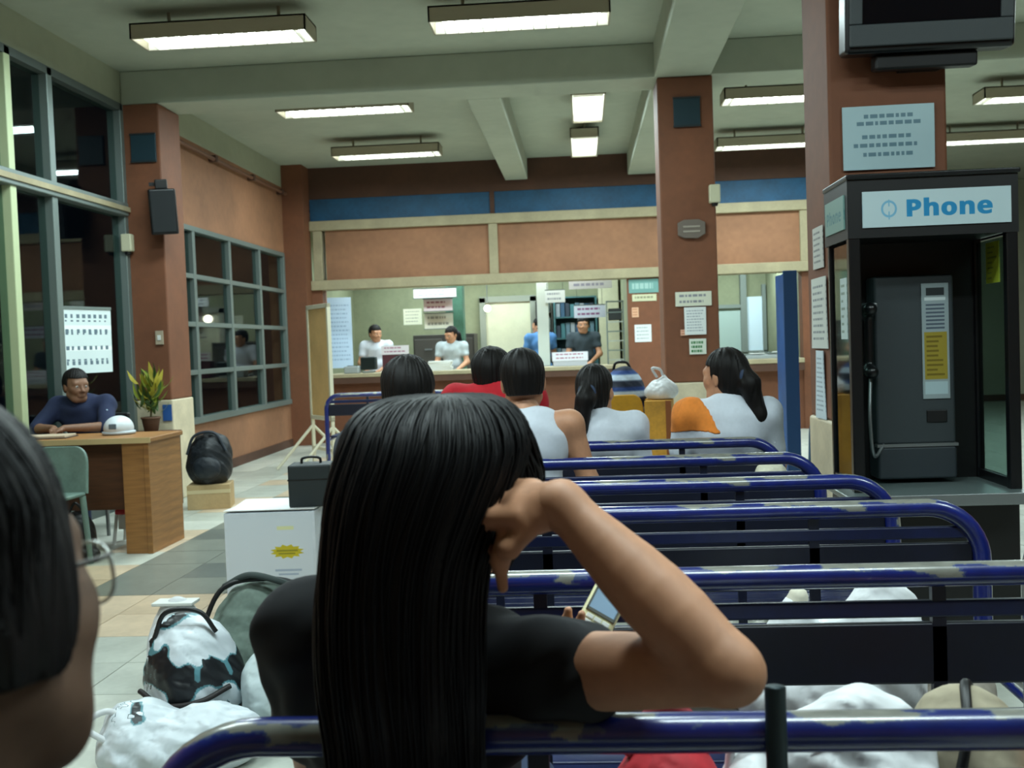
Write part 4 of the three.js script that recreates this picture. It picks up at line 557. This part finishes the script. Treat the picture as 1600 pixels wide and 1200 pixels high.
  const sg = (x, y, z, w, h, bg, ink, rows, l) => { const t = thing('hanging_sign', l, 'sign', [x, y, z]); part('board', new THREE.BoxGeometry(w, h, 0.02), printed(bg, ink, rows, { fat: 0.4 }), t); part('hanger', bx(-w / 2, h / 2, -0.006, w / 2, h / 2 + 0.014, 0.006), M.aluDark, t); for (const k of [-0.4, 0.4]) part('cord', cyl(0.003, 0.003, Math.max(0.05, 2.99 - y - h / 2), k * w, (2.99 - y + h / 2) / 2 , 0, 6), M.black, t); return t; };
  sg(-0.36, 1.9, -14.9, 0.28, 0.17, '#d6dcdc', '#8a929c', 2, 'white sign beside slim white column in office'); sg(0.14, 2.04, -14.8, 0.6, 0.11, '#d9dee6', '#a0a4c0', 1, 'long white sign under office opening head'); sg(0.12, 1.67, -14.9, 0.44, 0.17, '#cfd8ea', '#8c5a8a', 2, 'bluish sign with purple print above the right clerks');
  const bk = thing('bookcase', 'teal bookcase filled with folders behind blue shirted clerk', 'bookcase', [-0.1, 0, -17.75]); const TL = paint([52, 92, 96], 0.25, 0.6, 1, 133); part('case', merged([bx(-0.36, 0, -0.22, -0.33, 2.0, 0.18), bx(0.33, 0, -0.22, 0.36, 2.0, 0.18), bx(-0.36, 0, -0.22, 0.36, 2.0, -0.2), ...[0.1, 0.5, 0.9, 1.3, 1.65, 1.98].map(y => bx(-0.34, y, -0.2, 0.34, y + 0.025, 0.18))]), TL, bk); for (const y of [0.525, 0.925, 1.325, 1.675]) for (let i = 0; i < 8; i++) part('folder', bx(-0.32 + i * 0.08, y, -0.15, -0.255 + i * 0.08, y + rr(0.2, 0.27), 0.12), std([0x2c4a63, 0x3c6a70, 0x8a9298, 0x2a3440, 0x56707c][(i * 3 + Math.round(y * 10)) % 5], 0.7), bk);
  slab('cream_cupboard', 0.29, 0.0, -17.5, 0.62, 2.3, -17.98, paint([196, 194, 166], 0.1, 0.7, 1, 134), 'tall cream cupboard at right end of office', 'cupboard');
  const rs = thing('letter_rack', 'grey stack of letter trays on counter beside notice pier', 'rack', [0.46, 0.93, -14.6]); part('rack_frame', merged([bx(-0.12, 0, -0.1, -0.105, 0.85, 0.1), bx(0.105, 0, -0.1, 0.12, 0.85, 0.1), bx(-0.12, 0.85, -0.1, 0.12, 0.865, 0.1)]), M.alu, rs); for (let i = 0; i < 6; i++) part('tray', bx(-0.105, 0.05 + i * 0.13, -0.1, 0.105, 0.065 + i * 0.13, 0.1), std(i % 2 ? 0x6d7d78 : 0xaeb5ac, 0.6), rs); part('dark_bin', bx(-0.09, 0.6, -0.08, 0.09, 0.76, 0.095, 0.01), std(0x1c2422, 0.6), rs);
  // notices on the pier
  const on = (x0, x1, y0, y1, m, l) => sheet('notice', x1 - x0, y1 - y0, [(x0 + x1) / 2, (y0 + y1) / 2, -14.115], 0, m, l);
  on(0.64, 1.03, 1.87, 2.05, printed('#6f9a94', '#9dbcb6', 1, { fat: 0.5 }), 'teal sign at head of the brown notice pier'); on(0.68, 1.0, 1.76, 1.85, printed('#c9c6a4', '#8d8a70', 1), 'narrow cream strip under teal sign on pier'); on(0.7, 0.92, 1.22, 1.45, printed('#dde0e0', '#a9b0b4', 4), 'square white notice on the brown notice pier'); on(0.67, 0.76, 1.55, 1.68, printed('#d8a888', '#b06a4a', 3), 'small orange notice on the brown notice pier');
  // things on the counter
  const ec = (x, w, h, l, c1, c2) => { const t = thing('counter_display', l, 'display box', [x, 0.93, -14.35]); part('stand', bx(-w / 2, 0, -0.08, w / 2, h - 0.1, 0.08, 0.006), std(c2, 0.7), t); const m = part('header', new THREE.BoxGeometry(w * 1.05, 0.12, 0.02), printed(c1, '#a05a78', 2, { fat: 0.3 }), t); m.position.set(0, h - 0.04, 0.075); return t; };
  ec(-2.55, 0.36, 0.34, 'dark red display with white header on ticket counter', '#dcd4d8', 0x4c2028); ec(-0.17, 0.46, 0.17, 'white display box with purple print on ticket counter', '#dfe0ea', 0xb9bcc4);
  const mo = thing('monitor', 'dark computer monitor in front of white shirted clerk', 'monitor', [-2.93, 0.93, -14.3]); part('shell', bx(-0.11, 0.04, -0.1, 0.11, 0.22, 0.02, 0.02), std(0x2a3536, 0.5), mo); part('screen', bx(-0.095, 0.06, 0.018, 0.095, 0.205, 0.026), std(0x14201f, 0.3), mo); part('base', bx(-0.08, 0, -0.08, 0.08, 0.03, 0.04, 0.008), std(0x8a8f8a, 0.5), mo);
  const pr = thing('printer', 'grey ticket printer left of the dark monitor', 'printer', [-3.14, 0.93, -14.25]); part('body', bx(-0.1, 0, -0.1, 0.1, 0.1, 0.1, 0.015), std(0x9aa0a0, 0.5), pr); part('slot', bx(-0.07, 0.1, -0.02, 0.07, 0.108, 0.02), M.black, pr);
  const pp = thing('paper_stack', 'stack of white papers before the grey shirted clerk', 'papers', [-1.95, 0.93, -14.3]); for (let i = 0; i < 5; i++) { const m = part('ream', bx(-0.16, 0, -0.1, 0.16, 0.025, 0.1, 0.003), M.white, pp); m.position.set(rr(-0.02, 0.02), i * 0.026, 0); m.rotation.y = rr(-0.1, 0.1); }
  // side office
  const wn = struct('window_3', 'frosted pale blue window pair in the side office'); part('window_frame', merged([bx(1.86, 0.98, -17.9, 1.92, 2.1, -18), bx(2.66, 0.98, -17.88, 2.76, 2.5, -18), bx(3.02, 0.98, -17.9, 3.08, 2.1, -18), bx(1.86, 1.72, -17.9, 2.7, 1.78, -18), bx(1.86, 0.94, -17.9, 3.08, 1.0, -18)]), std(0x77807a, 0.6), wn); for (const [a, b, y, c] of [[1.92, 2.66, 1.72, 0xa9bcb6], [2.76, 3.03, 1.9, 0xd6e8f4]]) part('pane', bx(a, 1.0, -17.95, b, y, -17.96), std(c, 0.25), wn);
  const bo = thing('bottle_row', 'cluttered tray of papers on the side counter', 'tray', [2.45, 0.94, -14.4]); part('tray', bx(-0.28, 0, -0.14, 0.28, 0.05, 0.14, 0.008), std(0x9aa2a4, 0.6), bo); for (let i = 0; i < 6; i++) { const m = part('sheet', bx(-0.1, 0, -0.07, 0.1, 0.012, 0.07), i % 2 ? M.white : M.alu, bo); m.position.set(-0.2 + i * 0.08, 0.05 + i % 3 * 0.014, rr(-0.04, 0.04)); m.rotation.y = rr(-0.5, 0.5); }
  solo('blue_bin', merged([bx(-0.11, 0, -0.1, 0.11, 0.4, 0.1, 0.02), bx(-0.12, 0.38, -0.11, 0.12, 0.41, 0.11, 0.01)]), std(0x2a5578, 0.5), 'small blue waste bin at foot of the middle pillar', 'bin').position.set(0.98, 0.0, -8.7);
}
// ---------- people in the hall
const DENIM = cloth([42, 54, 78], 141), BLACKCLOTH = cloth([20, 21, 24], 142), KHAKI = cloth([110, 98, 76], 143), WHITE_SHIRT = cloth([206, 212, 222], 144, 0.1), RED_SHIRT = cloth([188, 26, 40], 145), GREY_SHIRT = cloth([58, 62, 70], 146), NAVY_SHIRT = cloth([26, 36, 66], 147), BLUE_SHIRT = cloth([88, 138, 196], 148), GREYWHITE = cloth([168, 178, 182], 149), ORANGE_CLOTH = cloth([226, 132, 52], 150);
person({ label: 'broad man with cropped hair in grey shirt sitting beyond the long haired woman', pos: [-0.55, -0.005, -3.29], skin: SKIN_DARK, shirt: GREY_SHIRT, trousers: BLACKCLOTH, girth: 1.08, sleeve: 0.6, low: -0.05 });
person({ label: 'man in red shirt sitting partly hidden by man in white sleeveless shirt', pos: [-0.385, 0.01, -4.53], shirt: RED_SHIRT, trousers: DENIM, sleeve: 0.55, look: [0.02, -0.5, 0], joints: { chest: [0, 0.93, 0.03], neck: [0, 1.06, 0.02], shL: [-0.16, 1.02, 0.03], shR: [0.16, 1.02, 0.03] } });
person({ label: 'man in white sleeveless shirt sitting with his back turned', pos: [-0.225, 0.0, -3.92], skin: SKIN, shirt: WHITE_SHIRT, trousers: KHAKI, sleeve: 0, look: [-0.05, 0.12, 0.03], joints: { shL: [-0.168, 0.955, 0.03], shR: [0.168, 0.955, 0.03], elL: [-0.23, 0.73, 0.0], elR: [0.235, 0.73, 0.02] } });
person({ label: 'woman with dark ponytail and white blouse on bench before yellow chair', pos: [0.05, -0.0, -4.52], scale: 0.935, shirt: WHITE_SHIRT, trousers: DENIM, hair: 'tail', tailX: -0.03, look: [0, -0.35, 0], sleeve: 0.6, line: 0.06 });
person({ label: 'woman in white shirt with orange shoulder and bushy ponytail at bench end', pos: [0.6, 0.0, -4.52], scale: 0.975, skin: SKIN, shirt: WHITE_SHIRT, trousers: DENIM, hair: 'tail', tailX: 0.03, look: [0, 0.75, 0], sleeve: 0.65, yoke: 1, yokeMat: ORANGE_CLOTH, yokeLabel: 'orange shoulder panel', line: 0.05 });
// guard behind the desk, facing the hall, forearms on the desk top
{
  const ch = thing('office_chair', 'dark chair behind the desk under seated guard', 'chair', [-3.6, 0, -7.45]); part('seat', bx(-0.22, 0.42, -0.22, 0.22, 0.46, 0.22, 0.015), M.black, ch); part('backrest', bx(-0.2, 0.55, -0.26, 0.2, 0.85, -0.22, 0.015), M.black, ch); for (const [a, c] of [[-1, -1], [1, -1], [-1, 1], [1, 1]]) part('leg', tube([V(a * 0.19, 0.42, c * 0.19), V(a * 0.2, 0, c * 0.2)], 0.014, 8), M.steel, ch);
  person({ label: 'uniformed guard in dark navy sitting behind the desk looking sideways', pos: [-3.6, 0.0, -7.4], turn: Math.PI, skin: SKIN_DARK, shirt: NAVY_SHIRT, trousers: NAVY_SHIRT, sleeve: 1.0, look: [-0.08, 0.9, 0], line: 0.06,
    joints: { chest: [0, 0.86, -0.04], neck: [0, 0.97, -0.08], head: [0.0, 1.07, -0.12], shL: [-0.18, 0.93, -0.04], shR: [0.18, 0.93, -0.04], elL: [-0.25, 0.78, -0.22], elR: [0.25, 0.78, -0.22], wrL: [-0.04, 0.79, -0.4], wrR: [0.05, 0.79, -0.37], knL: [-0.1, 0.5, -0.34], knR: [0.1, 0.5, -0.34], anL: [-0.1, 0.08, -0.3], anR: [0.1, 0.08, -0.3] },
    extraParts: t => { part('arm_badge', bx(-0.245, 0.84, -0.17, -0.2, 0.9, -0.12, 0.01), std(0xa9bcc8, 0.6), t, 'pale badge on sleeve'); } });
}
// clerks behind the counter
const clerk = (x, z, turn, look, shirt, label, sc = 1, hairStyle) => person({ label, pos: [x, 0, z], pose: 'stand', turn, look, shirt, trousers: BLACKCLOTH, scale: sc, hair: hairStyle, skin: SKIN, fine: 0.009, line: 0.05 });
clerk(-2.95, -14.98, Math.PI, [-0.1, 0.7, 0], WHITE_SHIRT, 'clerk in white shirt behind dark monitor at ticket counter', 1.04);
clerk(-1.86, -15.0, Math.PI, [-0.25, -0.6, 0], GREYWHITE, 'clerk in grey white shirt bending over papers at ticket counter', 1.0, 'tail');
clerk(-0.62, -15.55, 0.4, [0, 0.6, 0], BLUE_SHIRT, 'clerk in light blue shirt beside slim white column', 1.06);
clerk(0.02, -15.2, Math.PI, [0, 0, 0], cloth([60, 72, 80], 151), 'dark clothed clerk behind white display box', 1.05);
// ---------- the long haired woman on the front bench
function chain(a, b, r) { const c = r.slice(1).map((v, i) => cap(lerp(a, b, i / (r.length - 1)), lerp(a, b, (i + 1) / (r.length - 1)), r[i], v)); return uni(c, 0.0004); }
const STRAND = phys(0x08080a, 0.5, { specularIntensity: 0.45 });
function hairLoft(sections, seedN, n, o = {}) {            // sections: y, cx, cz, half width, half depth from crown to tips
  const rowsN = 60, cols = 72, S = k => t => { const x = t * (sections.length - 1), i = Math.min(sections.length - 2, Math.floor(x)), f = x - i, g = (a) => sections[Math.max(0, Math.min(sections.length - 1, a))][k], p0 = g(i - 1), p1 = g(i), p2 = g(i + 1), p3 = g(i + 2); return 0.5 * (2 * p1 + (p2 - p0) * f + (2 * p0 - 5 * p1 + 4 * p2 - p3) * f * f + (3 * p1 - p0 - 3 * p2 + p3) * f * f * f); };
  const sy = S(0), sx = S(1), sz = S(2), sw = S(3), sd = S(4);
  const at = (t, a, e = 0) => { const w = Math.max(0, sw(t)) + e, d = Math.max(0, sd(t)) + e, c = Math.cos(a), s = Math.sin(a), pw = 0.8; return V(sx(t) + Math.sign(c) * Math.abs(c) ** pw * w, sy(t), sz(t) + Math.sign(s) * Math.abs(s) ** pw * d); };
  const P = [], U = [], I = [];
  for (let r = 0; r <= rowsN; r++) for (let c = 0; c <= cols; c++) { const t = r / rowsN, a = c / cols * Math.PI * 2; const groove = (vnoise(c % cols * 0.9, t * 3, seedN) - 0.5) * 0.012 * Math.min(1, t * 3); const p = at(t, a, groove); P.push(p.x, p.y, p.z); U.push(c / cols, t * 0.6); }
  for (let r = 0; r < rowsN; r++) for (let c = 0; c < cols; c++) { const a = r * (cols + 1) + c; I.push(a, a + 1, a + cols + 1, a + 1, a + cols + 2, a + cols + 1); }
  const g = new THREE.BufferGeometry(); g.setAttribute('position', new THREE.Float32BufferAttribute(P, 3)); g.setAttribute('uv', new THREE.Float32BufferAttribute(U, 2)); g.setIndex(I); g.computeVertexNormals();
  const strands = [];
  for (let i = 0; i < n; i++) { const a = rr(0, Math.PI * 2), da = rr(-0.15, 0.15), t0 = rr(0, 0.08), t1 = rr(0.86, 1.0), e = rr(-0.002, 0.005), k = rr(0, 6), pts = []; for (let j = 0; j <= 22; j++) { const f = j / 22, t = t0 + (t1 - t0) * f; pts.push(at(t, a + da * f + 0.03 * Math.sin(f * 7 + k), e + 0.002 * Math.sin(f * 11 + k) + (f > 0.9 ? 0.003 : 0))); } const rd = rr(0.0012, 0.0026); strands.push(tube(pts, f => rd * (1 - 0.6 * f), 4)); }
  return [g, mergeGeometries(strands)];
}
{
  const t = thing('person', 'woman with very long black hair and black shirt propping head on hand', 'person');
  const q = new THREE.Quaternion().setFromEuler(new THREE.Euler(-0.3, 0.15, -0.12, 'YXZ')), H = [-0.178, 1.062, -1.245];
  const sR = [-0.105, 0.872, -1.235], sL = [-0.352, 0.915, -1.275], eR = [0.132, 0.932, -1.035], wR = [-0.028, 1.088, -1.118], eL = [-0.37, 0.67, -1.40], wL = [-0.118, 0.768, -1.475];
  const torso = [ell([-0.23, 0.55, -1.36], [0.155, 0.12, 0.11]), ell([-0.235, 0.70, -1.345], [0.125, 0.14, 0.095]), ell([-0.235, 0.84, -1.30], [0.145, 0.11, 0.09]), cap(sL, sR, 0.045), cap([-0.215, 0.91, -1.27], [-0.2, 0.97, -1.255], 0.06, 0.048)];
  const arms = [chain(sR, eR, [0.046, 0.045, 0.0435, 0.041, 0.037, 0.033]), chain(eR, wR, [0.031, 0.0355, 0.0385, 0.0385, 0.0355, 0.031, 0.0265, 0.0235]), cap(add(eR, [0.01, -0.004, 0.006]), eR, 0.019, 0.026), cap(sL, eL, 0.046, 0.037), cap(eL, wL, 0.037, 0.023)];
  const neck = cap([-0.205, 0.94, -1.27], [-0.185, 1.04, -1.25], 0.05, 0.046);
  const legs = [-1, 1].flatMap(k => { const h = [-0.23 + k * 0.08, 0.53, -1.38], kn = [-0.23 + k * 0.1, 0.5, -1.76], an = [-0.23 + k * 0.1, 0.08, -1.7]; return [cap(h, kn, 0.078, 0.052), cap(kn, an, 0.05, 0.035), cap(add(an, [0, -0.03, 0.02]), add(an, [0, -0.045, -0.13]), 0.03, 0.025)]; });
  // right fist against the temple, knuckles into the hair, thumb hanging below
  const fist = uni([...hand(wR, [-0.86, -0.02, -0.42], [0.1, 0.8, 0.55], -1, 0.95, 0.96), cap(wR, add(wR, [-0.035, -0.012, -0.02]), 0.024, 0.026), cap(add(wR, [-0.06, -0.03, -0.012]), add(wR, [-0.068, -0.062, -0.005]), 0.0095, 0.0085), cap(add(wR, [-0.068, -0.062, -0.005]), add(wR, [-0.066, -0.09, -0.004]), 0.0085, 0.006)], 0.009);
  const holding = uni([...hand(wL, [0.82, 0.5, -0.2], [0.3, -0.6, -0.75], 1, 0.35, 0.92)], 0.007);
  part('body', merged([net(uni([...torso, ...legs, neck], 0.03), 0.013), net(uni([...arms, cap(wR, add(wR, [-0.02, -0.004, -0.01]), 0.0225)], 0.016), 0.006), net(uni([head(H, q), neck], 0.02), 0.006), net(fist, 0.0035), net(holding, 0.004)]), SKIN, t);
  const wr = (x, y, z) => 0.004 * Math.sin(x * 70 - y * 60 + Math.sin(z * 40) * 2) * Math.sin(y * 35 + z * 30) ;
  const sleeveEnd = lerp(sR, eR, 0.38), sf = uni([...torso.slice(0, 4).map(g => grow(g, 0.013)), cap([-0.215, 0.89, -1.27], [-0.205, 0.945, -1.262], 0.082, 0.066), cap(sR, sleeveEnd, 0.062, 0.055), cap(sL, lerp(sL, eL, 0.55), 0.06, 0.056), cap(add(sR, [-0.02, -0.06, -0.02]), lerp(sR, eR, 0.25), 0.06, 0.05)], 0.035);
  const sg = (x, y, z) => Math.max(sf(x, y, z) + wr(x, y, z), 0.5 - y); sg.box = sf.box;
  part('shirt', net(sg, 0.009), BLACKCLOTH, t);
  part('trousers', net(uni([...legs.filter((_, i) => i % 3 < 2).map(g => grow(g, 0.012)), grow(torso[0], 0.005)], 0.03), 0.015), DENIM, t);
  for (const k of [-1, 1]) part('shoe', net(cap([-0.23 + k * 0.1, 0.045, -1.68], [-0.23 + k * 0.1, 0.034, -1.84], 0.036, 0.031), 0.01), SHOE, t);
  // hair: a mass that falls from the crown over the bench rail, and a fringe over the right temple
  const [mass, strands] = hairLoft([[1.2, -0.172, -1.275, 0.004, 0.004], [1.198, -0.172, -1.245, 0.062, 0.05], [1.178, -0.173, -1.225, 0.093, 0.085], [1.14, -0.175, -1.215, 0.106, 0.105], [1.09, -0.19, -1.2, 0.103, 0.105], [1.03, -0.205, -1.175, 0.092, 0.085], [0.97, -0.21, -1.145, 0.089, 0.06], [0.90, -0.208, -1.115, 0.086, 0.04], [0.84, -0.201, -1.085, 0.079, 0.03], [0.77, -0.198, -1.078, 0.076, 0.028], [0.69, -0.198, -1.08, 0.07, 0.026], [0.62, -0.198, -1.085, 0.05, 0.018]], 201, 420);
  const hair = part('hair', mass, HAIR, t, 'straight black hair falling over the bench rail'); part('hair_strands', strands, STRAND, hair);
  const [fr, frs] = hairLoft([[1.196, -0.15, -1.25, 0.0, 0.0], [1.187, -0.148, -1.25, 0.045, 0.055], [1.165, -0.144, -1.25, 0.066, 0.08], [1.13, -0.138, -1.255, 0.076, 0.088], [1.10, -0.132, -1.26, 0.076, 0.08], [1.06, -0.13, -1.275, 0.06, 0.06], [1.02, -0.132, -1.29, 0.045, 0.04], [0.98, -0.135, -1.3, 0.028, 0.025]], 211, 150);
  const fringe = part('fringe', fr, HAIR, t); part('hair_strands', frs, STRAND, fringe);
  // mobile phone in her left hand
  const ph = thing('mobile_phone', 'pale cream mobile phone with lit blue screen held by long haired woman', 'phone', [0.012, 0.868, -1.5]); ph.rotation.set(-0.5, 0.25, -0.62, 'YXZ');
  part('case', bx(-0.026, -0.056, -0.009, 0.026, 0.052, 0.009, 0.008), std(0xd8d2a4, 0.4), ph); part('screen', bx(-0.02, 0.0, 0.008, 0.02, 0.04, 0.0105, 0.001), std(0x7f98ac, 0.25, { emissive: 0x8fb0cc, emissiveIntensity: 0.25 }), ph, 'pale blue lit screen'); part('screen_frame', merged([bx(-0.0225, 0.04, 0.008, 0.0225, 0.044, 0.0112), bx(-0.0225, -0.004, 0.008, 0.0225, 0.0, 0.0112), bx(-0.0225, -0.004, 0.008, -0.02, 0.044, 0.0112), bx(0.02, -0.004, 0.008, 0.0225, 0.044, 0.0112)]), std(0x585a52, 0.5), ph);
  for (let r = 0; r < 4; r++) for (let c = 0; c < 3; c++) part('key', bx(-0.018 + c * 0.0125, -0.015 - r * 0.009, 0.008, -0.007 + c * 0.0125, -0.0085 - r * 0.009, 0.0115, 0.001), M.white, ph);
}
// ---------- the person with glasses at the left edge
{
  const hx = -0.384, hy = 1.123, hz = -0.58, yaw = -0.1;
  const t = thing('person', 'dark haired person wearing glasses, seen from behind at the left', 'person');
  const q = new THREE.Quaternion().setFromEuler(new THREE.Euler(-0.1, yaw, 0.2, 'YXZ')), H = [hx, hy, hz], at = (x, y, z) => A(V(x, y, z).multiplyScalar(1.02).applyQuaternion(q).add(V(...H)));
  const B = (x, y, z) => [hx + x, y, hz + z];
  const torso = [ell(B(0, 0.55, 0.0), [0.16, 0.12, 0.12]), ell(B(0, 0.7, 0.02), [0.135, 0.14, 0.1]), ell(B(0, 0.84, 0.02), [0.155, 0.11, 0.1]), cap(B(-0.16, 0.9, 0.03), B(0.16, 0.9, 0.03), 0.05)];
  const neck = cap(B(0, 0.9, 0.03), at(0, -0.06, 0.02), 0.056, 0.05);
  const legs = [-1, 1].flatMap(k => [cap(B(k * 0.08, 0.53, -0.03), B(k * 0.1, 0.5, -0.38), 0.08, 0.055), cap(B(k * 0.1, 0.5, -0.38), B(k * 0.1, 0.08, -0.33), 0.052, 0.036), cap(B(k * 0.1, 0.05, -0.31), B(k * 0.1, 0.035, -0.46), 0.032, 0.026)]);
  const arms = [-1, 1].flatMap(k => [cap(B(k * 0.165, 0.9, 0.03), B(k * 0.21, 0.66, -0.03), 0.05, 0.038), cap(B(k * 0.21, 0.66, -0.03), B(k * 0.09, 0.6, -0.24), 0.038, 0.024)]);
  const hands = [-1, 1].map(k => uni(hand(B(k * 0.09, 0.6, -0.24), [-k * 0.4, -0.2, -0.8], [0, 1, 0.1], k < 0 ? 1 : -1, 0.5, 0.95), 0.007));
  const cheek = [-1, 1].map(k => cap(at(k * 0.048, -0.035, -0.04), at(k * 0.04, -0.065, -0.035), 0.022, 0.02));
  part('body', merged([net(uni([...torso, ...legs, ...arms, neck], 0.03), 0.014), net(uni([head(H, q, 1.02), ...cheek, neck], 0.02), 0.004), ...hands.map(h => net(h, 0.005))]), paint([98, 74, 58], 0.18, 0.65, 0.4, 162), t);  // skin colour darkened to paint in the unlit side facing the camera
  const sf = uni([...torso.map(g => grow(g, 0.014)), cap(B(0, 0.87, 0.03), B(0, 0.93, 0.03), 0.085, 0.068), ...[-1, 1].map(k => cap(B(k * 0.165, 0.9, 0.03), B(k * 0.195, 0.75, 0), 0.062, 0.056))], 0.03), sg = (x, y, z) => Math.max(sf(x, y, z), 0.48 - y); sg.box = sf.box;
  part('shirt', net(sg, 0.012), cloth([46, 40, 38], 161), t); part('trousers', net(uni([...legs.filter((_, i) => i % 3 < 2).map(g => grow(g, 0.012)), grow(torso[0], 0.005)], 0.03), 0.016), BLACKCLOTH, t);
  for (const k of [-1, 1]) part('shoe', net(cap(B(k * 0.1, 0.045, -0.29), B(k * 0.1, 0.036, -0.47), 0.037, 0.032), 0.01), SHOE, t);
  const hc = hairCap(H, q, 1.02, { low: -0.055, line: 0.085, front: 0.03, w: 1.04, cutLow: true, extra: [-1, 1].map(k => ell(at(k * 0.068, -0.015, 0.012), [0.021, 0.05, 0.042], q)) });
  const hair = part('hair', net(hc, 0.004), HAIR, t);
  // loose strands combed from the crown down the back and sides
  const st = []; for (let i = 0; i < 260; i++) { const a = rr(0.04, Math.PI - 0.04), e = rr(0.0, 0.005), l = rr(0.95, 1.32), k = rr(0, 6), pts = []; for (let j = 0; j <= 14; j++) { const f = j / 14, th = 0.15 + f * 1.65 * l, y = Math.cos(th), s = Math.sin(th), w = th > 1.57 ? 1 - (th - 1.57) * 0.18 : 1; pts.push(V(...at(Math.cos(a + 0.05 * Math.sin(f * 6 + k)) * s * (0.086 + e) * (th > 1.57 ? w / s : 1) * (1 + 0.16 * Math.max(0, Math.min(1, (th - 0.9) / 0.7))), 0.036 + y * (0.094 + e), 0.018 + Math.sin(a) * (th > 1.57 ? w : s) * (0.099 + e)))); } const rd = rr(0.0008, 0.0018); st.push(tube(pts, f => rd * (1 - 0.7 * f), 4)); }
  part('hair_strands', mergeGeometries(st), STRAND, hair);
  for (const k of [-1, 1]) { const e = part('eye', eyeGeo, EYE_WHITE, t); e.position.set(...at(k * 0.031, 0.004, -0.074)); const i = part('iris', irisGeo, EYE_DARK, e); i.position.copy(V(0, 0, -0.0075).applyQuaternion(q)); }
  const g = thing('eyeglasses', 'thin metal framed glasses worn by person at the left', 'glasses'); g.position.set(...H); g.quaternion.copy(q);
  const MET = std(0xb9bcb8, 0.25, { metalness: 0.9 }), DK = std(0x2c2824, 0.35, { metalness: 0.5 });
  for (const k of [-1, 1]) {
    const cx = k * 0.039, pts = []; for (let i = 0; i <= 40; i++) { const a = i / 40 * Math.PI * 2, c = Math.cos(a), s = Math.sin(a); pts.push(V(cx + Math.sign(c) * Math.abs(c) ** 0.75 * 0.029, -0.004 + Math.sign(s) * Math.abs(s) ** 0.75 * 0.021, -0.105 + Math.abs(cx + c * 0.029) ** 2 * 4)); }
    part('rim', tube(pts, 0.0012, 8), MET, g); const sh = new THREE.Shape(); pts.forEach((p, i) => i ? sh.lineTo(p.x, p.y) : sh.moveTo(p.x, p.y)); const lg = new THREE.ShapeGeometry(sh); const lp = lg.attributes.position; for (let i = 0; i < lp.count; i++) lp.setZ(i, -0.105 + lp.getX(i) ** 2 * 4); lg.computeVertexNormals(); part('lens', lg, phys(0xf4f2ea, 0.02, { transmission: 1, thickness: 0, ior: 1.5, side: THREE.DoubleSide }), g);
    part('temple', tube(curve([[k * 0.069, 0.006, -0.086], [k * 0.079, 0.004, -0.06], [k * 0.083, 0.0, -0.01], [k * 0.082, -0.012, 0.03]]), 0.0016, 8, V(0, 1, 0)), DK, g);
  }
  part('bridge', tube(curve([[-0.011, 0.004, -0.104], [0, 0.008, -0.107], [0.011, 0.004, -0.104]]), 0.0012, 8), MET, g);
}
renderer.render(scene, camera);
